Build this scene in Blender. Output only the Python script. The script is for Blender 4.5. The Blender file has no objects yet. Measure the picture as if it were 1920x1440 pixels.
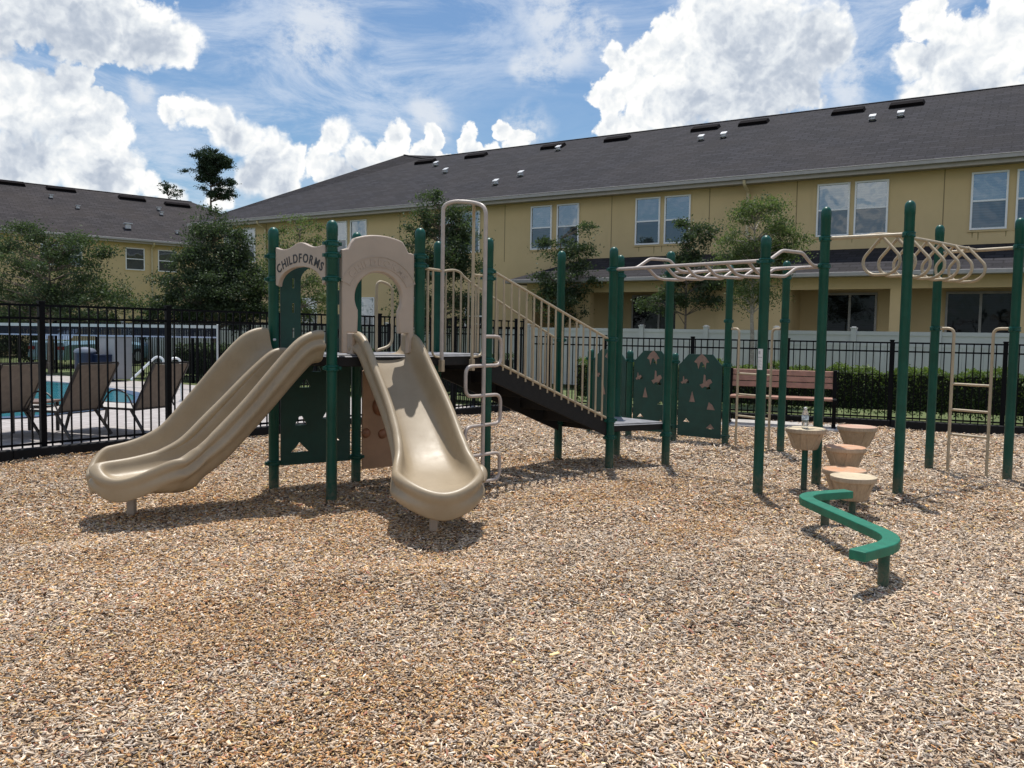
import bpy, bmesh, math, random
import numpy as np
from mathutils import Vector, Matrix

random.seed(7)
RNG = np.random.default_rng(11)
scene = bpy.context.scene
COL = scene.collection
rad = math.radians

# ------------------------------------------------------------------ camera
PITCH, ROLL, EYE = rad(3.54), rad(0.914), 1.5
FOC = 1560.0                                   # focal length in photo pixels (1920 wide)
Fv = Vector((0, math.cos(PITCH), -math.sin(PITCH)))
U0 = Vector((0, math.sin(PITCH), math.cos(PITCH)))
R0 = Vector((1, 0, 0))
Rv = math.cos(ROLL) * R0 + math.sin(ROLL) * U0
Uv = math.cos(ROLL) * U0 - math.sin(ROLL) * R0
EYEP = Vector((0, 0, EYE))
cd = bpy.data.cameras.new("camera"); cam = bpy.data.objects.new("camera", cd); COL.objects.link(cam)
cam.matrix_world = Matrix(((Rv.x, Uv.x, -Fv.x, 0), (Rv.y, Uv.y, -Fv.y, 0), (Rv.z, Uv.z, -Fv.z, EYE), (0, 0, 0, 1)))
cd.sensor_width = 36; cd.lens = FOC / 1920 * 36; cd.clip_end = 3000; cd.clip_start = 0.05
scene.camera = cam


def ray(x, y):
    return Fv + (x - 960) / FOC * Rv - (y - 720) / FOC * Uv


def G(x, y, z=0.0):                            # point of height z seen at a photo pixel
    v = ray(x, y); return EYEP + v * ((z - EYE) / v.z)


def D(x, y, Y):                                # point at distance Y seen at a photo pixel
    v = ray(x, y); return EYEP + v * (Y / v.y)


# ------------------------------------------------------------------ light
scene.view_settings.view_transform = 'Standard'
scene.view_settings.look = 'None'
scene.view_settings.exposure = -0.06
scene.view_settings.gamma = 1.0
scene.view_settings.use_curve_mapping = False
SUN_EL, SUN_AZ = rad(73.5), rad(3.0)           # azimuth from +Y towards +X
sd = bpy.data.lights.new("sun", 'SUN'); sun = bpy.data.objects.new("sun", sd); COL.objects.link(sun)
sd.energy = 5.0; sd.angle = rad(0.5); sd.color = (1.0, 0.955, 0.88)
sdir = Vector((math.sin(SUN_AZ) * math.cos(SUN_EL), math.cos(SUN_AZ) * math.cos(SUN_EL), math.sin(SUN_EL)))
sun.rotation_euler = sdir.to_track_quat('Z', 'Y').to_euler()
sun.location = (0, 30, 60)

world = bpy.data.worlds.new("World"); scene.world = world; world.use_nodes = True


class NT:
    """small helper for node trees"""
    def __init__(s, tree):
        s.t = tree; s.n = tree.nodes; s.l = tree.links

    def new(s, typ, **kw):
        n = s.n.new(typ)
        for k, v in kw.items(): setattr(n, k, v)
        return n

    def put(s, sock, v):
        if isinstance(v, bpy.types.NodeSocket): s.l.new(v, sock)
        elif v is not None: sock.default_value = v

    def math(s, op, a, b=None, c=None, clamp=False):
        n = s.new('ShaderNodeMath', operation=op); n.use_clamp = clamp
        s.put(n.inputs[0], a); s.put(n.inputs[1], b); s.put(n.inputs[2], c); return n.outputs[0]

    def vec(s, op, a, b=None, out=0, scale=None):
        n = s.new('ShaderNodeVectorMath', operation=op)
        s.put(n.inputs[0], a); s.put(n.inputs[1], b)
        if scale is not None: s.put(n.inputs['Scale'], scale)
        return n.outputs[out]

    def noise(s, v, scale, detail=4, rough=0.55, out=0, dist=0):
        n = s.new('ShaderNodeTexNoise'); s.put(n.inputs['Vector'], v)
        n.inputs['Scale'].default_value = scale; n.inputs['Detail'].default_value = detail
        n.inputs['Roughness'].default_value = rough; n.inputs['Distortion'].default_value = dist
        return n.outputs[out]

    def smooth(s, v, a, b, lo=0.0, hi=1.0):
        n = s.new('ShaderNodeMapRange', interpolation_type='SMOOTHSTEP')
        s.put(n.inputs['Value'], v); s.put(n.inputs['From Min'], a); s.put(n.inputs['From Max'], b)
        s.put(n.inputs['To Min'], lo); s.put(n.inputs['To Max'], hi); return n.outputs[0]

    def mix(s, f, a, b, mode='MIX'):
        n = s.new('ShaderNodeMix', data_type='RGBA', blend_type=mode)
        s.put(n.inputs[0], f); s.put(n.inputs[6], a); s.put(n.inputs[7], b); return n.outputs[2]

    def ramp(s, f, stops):
        n = s.new('ShaderNodeValToRGB'); s.put(n.inputs[0], f)
        e = n.color_ramp.elements
        while len(e) < len(stops): e.new(0.5)
        for el, (p, c) in zip(e, stops): el.position = p; el.color = (*c, 1)
        return n.outputs[0]


SKY_STRENGTH = 0.094


def build_world():
    w = NT(world.node_tree); w.n.clear()
    out = w.new('ShaderNodeOutputWorld')
    sky = w.new('ShaderNodeTexSky', sky_type='NISHITA')
    sky.sun_disc = False; sky.sun_elevation = SUN_EL; sky.sun_rotation = SUN_AZ
    sky.air_density = 1.3; sky.dust_density = 0.35; sky.ozone_density = 3.0; sky.altitude = 0
    tc = w.new('ShaderNodeTexCoord').outputs['Generated']

    def ridged(v, sc, det=5):
        n = w.new('ShaderNodeTexNoise', noise_type='RIDGED_MULTIFRACTAL'); w.put(n.inputs['Vector'], v)
        n.inputs['Scale'].default_value = sc; n.inputs['Detail'].default_value = det; n.inputs['Roughness'].default_value = 0.5
        n.inputs['Lacunarity'].default_value = 2.1; n.inputs['Offset'].default_value = 0.85; n.inputs['Gain'].default_value = 1.2
        return n.outputs[0]

    def field(blobs, pos, k, sm):
        acc = None
        for (x, y, r) in blobs:
            c = ray(x, y).normalized()
            q = w.math('MULTIPLY', w.vec('DISTANCE', pos, (c.x, c.y, c.z), out=1), 1560.0 / (r * k))
            acc = q if acc is None else w.math('SMOOTH_MIN', acc, q, sm)
        return acc
    wob = w.noise(tc, 11.0, 6, 0.58, out=1)
    p = w.vec('ADD', tc, w.vec('SCALE', w.vec('SUBTRACT', wob, (0.5, 0.5, 0.5)), scale=0.062))
    blobs = [(30, 20, 62), (60, 60, 40), (45, 85, 26), (110, 25, 78), (195, 40, 78), (275, 55, 66), (330, 85, 42), (-10, 60, 50), (160, 75, 60), (250, 90, 42),
             (15, 172, 38), (75, 176, 36), (126, 170, 34), (40, 225, 55), (105, 225, 50), (160, 215, 42), (205, 232, 38), (232, 255, 26), (20, 295, 60), (80, 290, 50), (150, 262, 40),
             (135, 300, 36), (185, 300, 50), (230, 292, 36), (160, 335, 44), (240, 345, 30), (290, 355, 26), (200, 350, 40), (330, 370, 24),
             (318, 222, 28), (360, 230, 32), (405, 240, 34), (450, 256, 36), (500, 288, 40), (535, 315, 36), (480, 330, 36), (520, 355, 40), (420, 375, 22),
             (628, 262, 38), (600, 310, 38), (680, 288, 40), (738, 252, 24), (725, 292, 40), (808, 250, 20), (800, 285, 30),
             (872, 248, 26), (885, 285, 32), (945, 235, 22), (968, 255, 24), (930, 282, 28), (780, 305, 38), (640, 330, 48), (850, 300, 30),
             (1150, 112, 32), (1195, 135, 52), (1145, 185, 46), (1130, 235, 34), (1262, 92, 70), (1340, 45, 76), (1440, 40, 90),
             (1525, 75, 66), (1300, 165, 76), (1400, 145, 92), (1485, 135, 64), (1230, 205, 56), (1565, 85, 32), (1330, 0, 60), (1200, 240, 40),
             (1738, 52, 40), (1718, 118, 32), (1785, 95, 52), (1862, 88, 50), (1902, 45, 40), (1795, 140, 48), (1738, 165, 32),
             (1875, 125, 50), (1950, 60, 56)]
    shade = [(190, 110, 80), (90, 100, 70), (20, 95, 50), (180, 95, 95), (90, 85, 70), (280, 100, 55), (60, 270, 60), (140, 235, 34), (20, 340, 60), (200, 345, 45), (480, 335, 52), (430, 262, 26), (660, 325, 45),
             (790, 310, 35), (1440, 165, 130), (1530, 120, 90), (1330, 215, 60), (1390, 85, 55), (1830, 150, 36), (1745, 120, 28)]
    wisps = [(1052, 25, 62), (1062, 85, 48), (1030, 130, 36), (985, 128, 26), (805, 215, 34), (268, 172, 24), (985, 238, 40), (1120, 60, 30), (1600, 150, 40), (600, 60, 70)]
    acc = field(blobs, p, 1.13, 0.08)
    n2 = w.noise(tc, 2.6, 7, 0.56)
    sep = w.new('ShaderNodeSeparateXYZ'); w.put(sep.inputs[0], tc)
    back = w.math('MULTIPLY', w.smooth(sep.outputs[1], 0.5, 0.15), w.smooth(sep.outputs[2], 0.80, 0.50))  # unseen clouds behind the camera, added to light walls and reflections
    acc2 = w.math('ADD', w.math('MULTIPLY', w.math('SUBTRACT', 0.50, n2), 6.0), 0.95)
    acc = w.math('MINIMUM', acc, w.math('ADD', acc2, w.math('MULTIPLY', w.math('SUBTRACT', 1.0, back), 9.0)))
    fine = w.noise(tc, 34.0, 7, 0.62)
    def puffs(v):
        vo = w.new('ShaderNodeTexVoronoi', feature='F1'); w.put(vo.inputs['Vector'], v)
        vo.inputs['Scale'].default_value = 30.0; vo.inputs['Detail'].default_value = 2; vo.inputs['Roughness'].default_value = 0.6; vo.inputs['Lacunarity'].default_value = 2.3
        return vo.outputs['Distance']
    rid = puffs(p)
    rid2 = puffs(w.vec('ADD', p, (0.0045, 0.0, -0.0065)))
    shp = w.math('ADD', acc, w.math('MULTIPLY', w.math('SUBTRACT', fine, 0.5), 0.80))
    shp = w.math('ADD', shp, w.math('MULTIPLY', w.math('SUBTRACT', rid, 0.45), 0.34))
    soft = w.smooth(w.noise(tc, 5.5, 2, 0.5), 0.35, 0.65, 0.14, 0.60)
    mask = w.smooth(w.math('DIVIDE', w.math('SUBTRACT', shp, 1.0), soft), 0.5, -0.5)
    sh = w.smooth(w.math('ADD', field(shade, p, 1.15, 0.3), w.math('MULTIPLY', w.math('SUBTRACT', fine, 0.5), 0.5)), 1.15, 0.10)
    core = w.smooth(shp, 0.15, 0.95)
    val = w.math('MULTIPLY_ADD', core, 0.22, 0.66)
    val = w.math('SUBTRACT', val, w.math('MULTIPLY', sh, 0.46))
    relief = w.math('MULTIPLY', w.math('SUBTRACT', rid2, rid), 0.50)
    val = w.math('ADD', val, relief)
    val = w.math('ADD', val, w.math('MULTIPLY', w.math('SUBTRACT', fine, 0.5), 0.30), clamp=True)
    cloud = w.ramp(val, [(0.0, (0.44, 0.51, 0.62)), (0.30, (0.59, 0.65, 0.74)), (0.62, (0.85, 0.89, 0.93)), (0.90, (1.08, 1.08, 1.06))])
    # thin high streaks
    st = w.new('ShaderNodeMapping'); w.put(st.inputs[0], tc); st.inputs['Scale'].default_value = (1.0, 1.0, 2.6)
    st.inputs['Rotation'].default_value = (0, rad(-14), 0)
    cir = w.noise(st.outputs[0], 5.5, 12, 0.70, dist=0.7)
    cirm = w.math('MULTIPLY', w.smooth(cir, 0.36, 0.64), w.smooth(w.noise(tc, 2.2, 2, 0.5), 0.30, 0.55))
    cirm = w.math('MULTIPLY_ADD', cirm, 0.62, 0.06)
    wm = w.math('MULTIPLY', w.smooth(field(wisps, p, 1.3, 0.3), 1.05, 0.35), w.smooth(w.math('ADD', w.math('MULTIPLY', cir, 0.5), w.math('MULTIPLY', fine, 0.5)), 0.38, 0.56))
    skyc = w.vec('MULTIPLY', w.vec('SCALE', sky.outputs[0], scale=SKY_STRENGTH), (0.74, 0.93, 1.10))
    c1 = w.mix(cirm, skyc, (0.74, 0.82, 0.94, 1))
    c1 = w.mix(w.math('MULTIPLY', wm, 0.80), c1, (0.80, 0.85, 0.92, 1))
    c2 = w.mix(mask, c1, cloud)
    bg = w.new('ShaderNodeBackground'); w.put(bg.inputs[0], c2); bg.inputs[1].default_value = 1.0
    w.l.new(bg.outputs[0], out.inputs[0])
    world.cycles.sampling_method = 'MANUAL'; world.cycles.sample_map_resolution = 512


build_world()
scene.cycles.max_bounces = 6; scene.cycles.transparent_max_bounces = 8
scene.cycles.diffuse_bounces = 3; scene.cycles.glossy_bounces = 3; scene.cycles.transmission_bounces = 4
scene.cycles.caustics_reflective = False; scene.cycles.caustics_refractive = False

# ------------------------------------------------------------------ materials
MATS = {}


def mat(name, col, rough=0.6, metal=0.0, var=0.12, vscale=6.0, bump=0.0, bscale=60.0, fn=None, spec=0.5, coat=0.0):
    if name in MATS: return MATS[name]
    m = bpy.data.materials.new(name); m.use_nodes = True
    w = NT(m.node_tree); b = w.n['Principled BSDF']
    pos = w.new('ShaderNodeNewGeometry').outputs['Position']
    n1 = w.noise(pos, vscale, 5, 0.6)
    hi = tuple(min(1, c * (1 + var)) for c in col); lo = tuple(c * (1 - var) for c in col)
    w.put(b.inputs['Base Color'], w.mix(w.smooth(n1, 0.3, 0.7), (*lo, 1), (*hi, 1)))
    w.put(b.inputs['Roughness'], w.math('MULTIPLY_ADD', w.noise(pos, vscale * 3, 3), 0.2, rough - 0.1))
    b.inputs['Metallic'].default_value = metal
    b.inputs['Specular IOR Level'].default_value = spec
    b.inputs['Coat Weight'].default_value = coat
    if bump:
        bn = w.new('ShaderNodeBump'); bn.inputs['Strength'].default_value = bump; bn.inputs['Distance'].default_value = 0.01
        w.put(bn.inputs['Height'], w.noise(pos, bscale, 6, 0.7)); w.l.new(bn.outputs[0], b.inputs['Normal'])
    if fn: fn(w, b, pos)
    MATS[name] = m
    return m


def green_fn(w, b, pos):
    s_ = w.new('ShaderNodeSeparateXYZ'); w.put(s_.inputs[0], pos)
    base = w.mix(w.smooth(w.noise(pos, 5, 6, 0.7), 0.35, 0.7), (0.001, 0.060, 0.043, 1), (0.003, 0.082, 0.060, 1))
    scuff = w.smooth(w.noise(pos, 26, 8, 0.8), 0.62, 0.78, 0, 0.35)
    c = w.mix(scuff, base, (0.05, 0.13, 0.10, 1))
    dust = w.math('MULTIPLY', w.smooth(s_.outputs[2], 0.30, 0.0), w.smooth(w.noise(pos, 30, 6, 0.75), 0.35, 0.65, 0.05, 0.6))
    w.put(b.inputs['Base Color'], w.mix(dust, c, (0.20, 0.15, 0.105, 1)))


M_GREEN = mat('green_powder_coat', (0.001, 0.070, 0.050), 0.38, spec=0.35, fn=green_fn, var=0.10, vscale=9, bump=0.08, bscale=150)
M_BEAM = mat('green_rubber_coat', (0.004, 0.150, 0.088), 0.5, var=0.15, vscale=14, bump=0.15, bscale=200)


def slide_fn(w, b, pos):
    base = w.mix(w.smooth(w.noise(pos, 2.2, 6, 0.65), 0.32, 0.70), (0.300, 0.232, 0.150, 1), (0.360, 0.285, 0.190, 1))
    scr = w.new('ShaderNodeMapping'); w.put(scr.inputs[0], pos); scr.inputs['Scale'].default_value = (1, 1, 1)
    sp = w.noise(scr.outputs[0], 260, 2, 0.8)
    col = w.mix(w.smooth(sp, 0.60, 0.75, 0, 0.22), base, (0.42, 0.345, 0.24, 1))
    dirt = w.smooth(w.noise(pos, 7, 9, 0.78), 0.54, 0.80, 0, 0.55)
    w.put(b.inputs['Base Color'], w.mix(dirt, col, (0.22, 0.16, 0.095, 1)))


M_SLIDE = mat('tan_rotomoulded_plastic', (0.46, 0.37, 0.25), 0.44, bump=0.10, bscale=320, fn=slide_fn)
M_PANEL = mat('rose_tan_panel_plastic', (0.42, 0.335, 0.27), 0.48, var=0.07, vscale=3, bump=0.10, bscale=300)
M_CREAM = mat('cream_powder_coat', (0.44, 0.355, 0.24), 0.42, var=0.08, vscale=12, bump=0.06, bscale=150)
M_PINK = mat('pale_taupe_powder_coat', (0.45, 0.385, 0.345), 0.40, var=0.08, vscale=12, bump=0.06, bscale=150)
M_DECK = mat('black_vinyl_deck', (0.007, 0.0065, 0.0065), 0.75, var=0.25, vscale=20, bump=0.2, bscale=200)
M_DECKTOP = mat('worn_grey_deck_top', (0.20, 0.20, 0.215), 0.6, var=0.2, vscale=10, bump=0.2, bscale=150)
M_HDPE = mat('green_sheet_plastic', (0.004, 0.048, 0.036), 0.5, var=0.15, vscale=7, bump=0.08, bscale=250)
M_HDPETAN = mat('tan_sheet_core', (0.25, 0.165, 0.13), 0.6, var=0.15, vscale=25)
M_BLACK = mat('black_powder_coat', (0.0025, 0.003, 0.0045), 0.55, var=0.2, vscale=12, spec=0.12)
M_BORDER = mat('black_recycled_border', (0.007, 0.007, 0.008), 0.7, var=0.3, vscale=20, spec=0.25, bump=0.3, bscale=100)
M_LETTER = mat('black_engraving', (0.03, 0.03, 0.034), 0.6)
M_VINYL = mat('white_vinyl_fence', (0.50, 0.50, 0.50), 0.45, var=0.05, vscale=2)
M_FRAME = mat('white_window_frame', (0.80, 0.81, 0.82), 0.4, var=0.03)
def stucco_fn(w, b, pos):
    mp = w.new('ShaderNodeMapping'); w.put(mp.inputs[0], pos); mp.inputs['Scale'].default_value = (1, 1, 0.10)
    st_ = w.noise(mp.outputs[0], 3.2, 6, 0.65); bl = w.noise(pos, 0.55, 5, 0.6)
    c = w.mix(w.smooth(bl, 0.3, 0.7), (0.56, 0.425, 0.230, 1), (0.62, 0.475, 0.258, 1))
    w.put(b.inputs['Base Color'], w.mix(w.smooth(st_, 0.56, 0.76, 0, 0.32), c, (0.40, 0.31, 0.17, 1)))


M_STUCCO = mat('ochre_stucco', (0.60, 0.445, 0.225), 0.88, var=0.07, vscale=1.3, bump=0.35, bscale=45, fn=stucco_fn)
M_STUCCO2 = mat('joint_stucco', (0.25, 0.19, 0.10), 0.85, var=0.05)
M_GUTTER = mat('grey_white_gutter', (0.36, 0.34, 0.33), 0.5, var=0.06)
M_FASCIA = mat('taupe_fascia', (0.34, 0.31, 0.28), 0.5, var=0.06)
M_DARKVENT = mat('dark_brown_vent', (0.010, 0.008, 0.009), 0.9, spec=0.05)
M_LEADVENT = mat('pale_vent_metal', (0.55, 0.56, 0.58), 0.5)
M_CONC = mat('grey_concrete', (0.44, 0.42, 0.40), 0.85, var=0.15, vscale=5, bump=0.3, bscale=80)
M_BENCH = mat('cedar_recycled_slat', (0.34, 0.18, 0.13), 0.62, var=0.15, vscale=9, bump=0.2, bscale=60)
M_CHROME = mat('white_pool_rail', (0.78, 0.79, 0.80), 0.25, metal=0.3, var=0.03)
M_SLING = mat('taupe_sling_fabric', (0.19, 0.155, 0.125), 0.8, var=0.12, vscale=14)
M_BRONZE = mat('dark_bronze_frame', (0.028, 0.022, 0.020), 0.45)
M_BARK = mat('grey_brown_bark', (0.17, 0.135, 0.105), 0.9, var=0.35, vscale=18, bump=0.6, bscale=50)
M_BARKPALE = mat('pale_grey_bark', (0.33, 0.29, 0.245), 0.9, var=0.3, vscale=18, bump=0.6, bscale=50)
M_STICKER = mat('white_sticker', (0.74, 0.74, 0.73), 0.5, var=0.02)
M_PRINT = mat('grey_print', (0.12, 0.12, 0.13), 0.5, var=0.02)
M_NAVY = mat('navy_plastic', (0.010, 0.020, 0.055), 0.45)
M_NET = mat('navy_net_fabric', (0.012, 0.014, 0.030), 0.8)
M_CABINET = mat('white_cabinet', (0.36, 0.36, 0.38), 0.5, var=0.04)
M_TYRE = mat('tyre_rubber', (0.02, 0.02, 0.02), 0.8)
M_CARPAINT = mat('pale_blue_car_paint', (0.22, 0.36, 0.46), 0.28, var=0.03, coat=0.6)
M_DARKIN = mat('dark_interior', (0.03, 0.028, 0.027), 0.8)
M_TRUNKPINE = mat('pine_bark', (0.09, 0.062, 0.05), 0.9, var=0.3, vscale=12)


def pod_fn(top):
    def fn(w, b, pos):
        nz = w.new('ShaderNodeNewGeometry').outputs['Normal']
        s = w.new('ShaderNodeSeparateXYZ'); w.put(s.inputs[0], nz)
        grain = w.new('ShaderNodeMapping'); w.put(grain.inputs[0], pos); grain.inputs['Scale'].default_value = (22, 22, 3)
        g = w.noise(grain.outputs[0], 3, 5, 0.7)
        side = w.mix(w.smooth(g, 0.35, 0.65), (0.37, 0.275, 0.185, 1), (0.46, 0.35, 0.24, 1))
        t = w.mix(w.smooth(w.noise(pos, 11, 6, 0.7), 0.28, 0.60), (0.50, 0.39, 0.28, 1), (*top, 1))
        w.put(b.inputs['Base Color'], w.mix(w.smooth(s.outputs[2], 0.75, 0.95), side, t))
    return fn


M_PODS = [mat('pod_plastic_pale', (0.5, 0.4, 0.3), 0.55, fn=pod_fn((0.60, 0.50, 0.33)), bump=0.2, bscale=120),
          mat('pod_plastic_orange', (0.5, 0.4, 0.3), 0.55, fn=pod_fn((0.58, 0.29, 0.15)), bump=0.2, bscale=120),
          mat('pod_plastic_pink', (0.5, 0.4, 0.3), 0.55, fn=pod_fn((0.53, 0.31, 0.22)), bump=0.2, bscale=120)]

DIR_A = Vector((0.849, -0.528, 0)).normalized()      # along the long row of townhouses (to the right)
NRM_A = Vector((0.528, 0.849, 0)).normalized()       # into that building
DIR_B = Vector((0.7624, 0.6471, 0)).normalized()     # along the building on the left
NRM_B = Vector((-0.6471, 0.7624, 0)).normalized()


def roof_mat(name, d, tint):
    def fn(w, b, pos):
        a = w.vec('DOT_PRODUCT', pos, tuple(d), out=1)
        s = w.new('ShaderNodeSeparateXYZ'); w.put(s.inputs[0], pos)
        c = w.new('ShaderNodeCombineXYZ'); w.put(c.inputs[0], a); w.put(c.inputs[1], w.math('MULTIPLY', s.outputs[2], 2.2))
        br = w.new('ShaderNodeTexBrick'); w.put(br.inputs['Vector'], c.outputs[0])
        br.inputs['Scale'].default_value = 1.0
        br.inputs['Brick Width'].default_value = 0.42; br.inputs['Row Height'].default_value = 0.19
        br.inputs['Mortar Size'].default_value = 0.018; br.inputs['Bias'].default_value = -0.1
        br.inputs['Color1'].default_value = tuple(x * 0.66 for x in tint) + (1,)
        br.inputs['Color2'].default_value = tuple(x * 1.40 for x in tint) + (1,)
        br.inputs['Mortar'].default_value = tuple(x * 0.35 for x in tint) + (1,)
        n = w.noise(pos, 0.5, 5, 0.6); n2 = w.noise(pos, 28, 4, 0.7)
        col = w.mix(w.smooth(n, 0.35, 0.7, 0, 0.35), br.outputs[0], tuple(x * y for x, y in zip(tint, (1.5, 1.3, 1.0))) + (1,))
        w.put(b.inputs['Base Color'], w.mix(w.smooth(n2, 0.3, 0.75, 0, 0.30), col, tuple(x * 1.6 for x in tint) + (1,)))
        bn = w.new('ShaderNodeBump'); bn.inputs['Strength'].default_value = 0.5; bn.inputs['Distance'].default_value = 0.02
        w.put(bn.inputs['Height'], w.math('ADD', br.outputs['Fac'], n2)); w.l.new(bn.outputs[0], b.inputs['Normal'])
    return mat(name, tint, 0.9, fn=fn, spec=0.2)


M_ROOFA = roof_mat('charcoal_shingles', DIR_A, (0.027, 0.026, 0.032))
M_ROOFB = roof_mat('brown_grey_shingles', DIR_B, (0.036, 0.032, 0.035))


def glass_mat(name, dark, refl, rough=0.03):
    m = bpy.data.materials.new(name); m.use_nodes = True
    w = NT(m.node_tree); w.n.remove(w.n['Principled BSDF']); out = w.n['Material Output']
    pos = w.new('ShaderNodeNewGeometry').outputs['Position']
    rnd = w.new('ShaderNodeObjectInfo').outputs['Random']
    sp_ = w.new('ShaderNodeSeparateXYZ'); w.put(sp_.inputs[0], pos)
    bl = w.smooth(w.math('SINE', w.math('MULTIPLY', sp_.outputs[2], 95.0)), -0.6, 0.8, 0.75, 1.0)
    base = w.mix(rnd, tuple(c * 0.55 for c in dark) + (1,), tuple(c * 2.2 for c in dark) + (1,))
    df = w.new('ShaderNodeBsdfDiffuse'); w.put(df.inputs[0], w.vec('SCALE', w.mix(w.noise(pos, 3, 3), base, (*dark, 1)), scale=bl))
    gl = w.new('ShaderNodeBsdfGlossy'); gl.inputs['Roughness'].default_value = rough
    gl.inputs[0].default_value = (0.86, 0.93, 1, 1)
    bn = w.new('ShaderNodeBump'); bn.inputs['Strength'].default_value = 0.35; bn.inputs['Distance'].default_value = 0.03
    w.put(bn.inputs['Height'], w.noise(pos, 1.3, 2)); w.l.new(bn.outputs[0], gl.inputs['Normal'])
    mx = w.new('ShaderNodeMixShader'); fr = w.new('ShaderNodeFresnel'); fr.inputs[0].default_value = 1.5
    w.put(mx.inputs[0], w.math('ADD', w.math('MULTIPLY', fr.outputs[0], 0.5), refl, clamp=True)); w.l.new(df.outputs[0], mx.inputs[1]); w.l.new(gl.outputs[0], mx.inputs[2])
    w.l.new(mx.outputs[0], out.inputs[0]); MATS[name] = m
    return m


M_GLASSUP = glass_mat('upper_sash_glass', (0.075, 0.095, 0.105), 0.24)
M_GLASSLOW = glass_mat('screened_sash_glass', (0.035, 0.045, 0.055), 0.11)
M_GLASSDOOR = glass_mat('dark_door_glass', (0.010, 0.010, 0.011), 0.0)


def leaf_mat(name, c1, c2, trans=0.35):
    m = bpy.data.materials.new(name); m.use_nodes = True
    w = NT(m.node_tree); w.n.remove(w.n['Principled BSDF']); out = w.n['Material Output']
    at = w.new('ShaderNodeAttribute', attribute_name='tint')
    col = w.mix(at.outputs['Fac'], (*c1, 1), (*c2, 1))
    df = w.new('ShaderNodeBsdfDiffuse'); w.put(df.inputs[0], col)
    tr = w.new('ShaderNodeBsdfTranslucent'); w.put(tr.inputs[0], w.mix(0.5, col, (c2[0] * 1.6, c2[1] * 1.9, c2[2], 1)))
    gl = w.new('ShaderNodeBsdfGlossy'); gl.inputs['Roughness'].default_value = 0.6; gl.inputs[0].default_value = (0.9, 0.95, 0.9, 1)
    a = w.new('ShaderNodeMixShader'); a.inputs[0].default_value = trans; w.l.new(df.outputs[0], a.inputs[1]); w.l.new(tr.outputs[0], a.inputs[2])
    b = w.new('ShaderNodeMixShader'); b.inputs[0].default_value = 0.03; w.l.new(a.outputs[0], b.inputs[1]); w.l.new(gl.outputs[0], b.inputs[2])
    w.l.new(b.outputs[0], out.inputs[0]); MATS[name] = m
    return m


M_LEAFOAK = leaf_mat('oak_leaves', (0.022, 0.038, 0.018), (0.075, 0.105, 0.045))
M_LEAFDARK = leaf_mat('dark_oak_leaves', (0.016, 0.030, 0.015), (0.066, 0.092, 0.042))
M_LEAFOLIVE = leaf_mat('olive_green_leaves', (0.050, 0.075, 0.025), (0.125, 0.160, 0.060), 0.42)
M_LEAFPINE = leaf_mat('pine_needles', (0.010, 0.022, 0.012), (0.035, 0.060, 0.028), 0.2)
M_LEAFHEDGE = leaf_mat('hedge_leaves', (0.025, 0.045, 0.010), (0.115, 0.165, 0.035), 0.4)
M_GRASS = leaf_mat('grass_blades', (0.06, 0.11, 0.025), (0.16, 0.23, 0.07), 0.4)


def chip_mat():
    m = bpy.data.materials.new('wood_chip'); m.use_nodes = True
    w = NT(m.node_tree); b = w.n['Principled BSDF']
    at = w.new('ShaderNodeAttribute', attribute_name='chip')
    pos = w.new('ShaderNodeNewGeometry').outputs['Position']
    g = w.noise(pos, 240, 3, 0.7)
    w.put(b.inputs['Base Color'], w.mix(w.smooth(g, 0.25, 0.8), w.vec('SCALE', at.outputs[0], scale=0.74), w.vec('SCALE', at.outputs[0], scale=1.18)))
    b.inputs['Roughness'].default_value = 0.8; b.inputs['Specular IOR Level'].default_value = 0.25
    return m


M_CHIP = chip_mat()


def mulch_fn(w, b, pos):
    v = w.new('ShaderNodeTexVoronoi'); w.put(v.inputs['Vector'], pos); v.inputs['Scale'].default_value = 38
    n = w.noise(pos, 60, 5, 0.7)
    c = w.ramp(w.math('ADD', w.math('MULTIPLY', n, 0.6), w.math('MULTIPLY', v.outputs['Distance'], 0.5)),
               [(0.2, (0.02, 0.013, 0.009)), (0.5, (0.06, 0.04, 0.027)), (0.8, (0.16, 0.115, 0.08))])  # base colour kept dark so gaps between chips look deeply shaded
    w.put(b.inputs['Base Color'], c)
    bn = w.new('ShaderNodeBump'); bn.inputs['Strength'].default_value = 1.0; bn.inputs['Distance'].default_value = 0.02
    w.put(bn.inputs['Height'], n); w.l.new(bn.outputs[0], b.inputs['Normal'])


M_MULCH = mat('mulch_bed', (0.16, 0.11, 0.08), 0.9, fn=mulch_fn)


def paver_fn(w, b, pos):
    mp = w.new('ShaderNodeMapping'); w.put(mp.inputs[0], pos); mp.inputs['Rotation'].default_value = (0, 0, rad(32))
    br = w.new('ShaderNodeTexBrick'); w.put(br.inputs['Vector'], mp.outputs[0])
    br.inputs['Scale'].default_value = 1; br.inputs['Brick Width'].default_value = 0.24; br.inputs['Row Height'].default_value = 0.16
    br.inputs['Mortar Size'].default_value = 0.008
    br.inputs['Color1'].default_value = (0.33, 0.30, 0.285, 1); br.inputs['Color2'].default_value = (0.43, 0.40, 0.385, 1)
    br.inputs['Mortar'].default_value = (0.20, 0.18, 0.17, 1)
    w.put(b.inputs['Base Color'], w.mix(w.smooth(w.noise(pos, 0.8, 5), 0.3, 0.7, 0, 0.5), br.outputs[0], (0.38, 0.34, 0.33, 1)))


M_PAVER = mat('light_pavers', (0.45, 0.42, 0.4), 0.85, fn=paver_fn)


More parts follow.
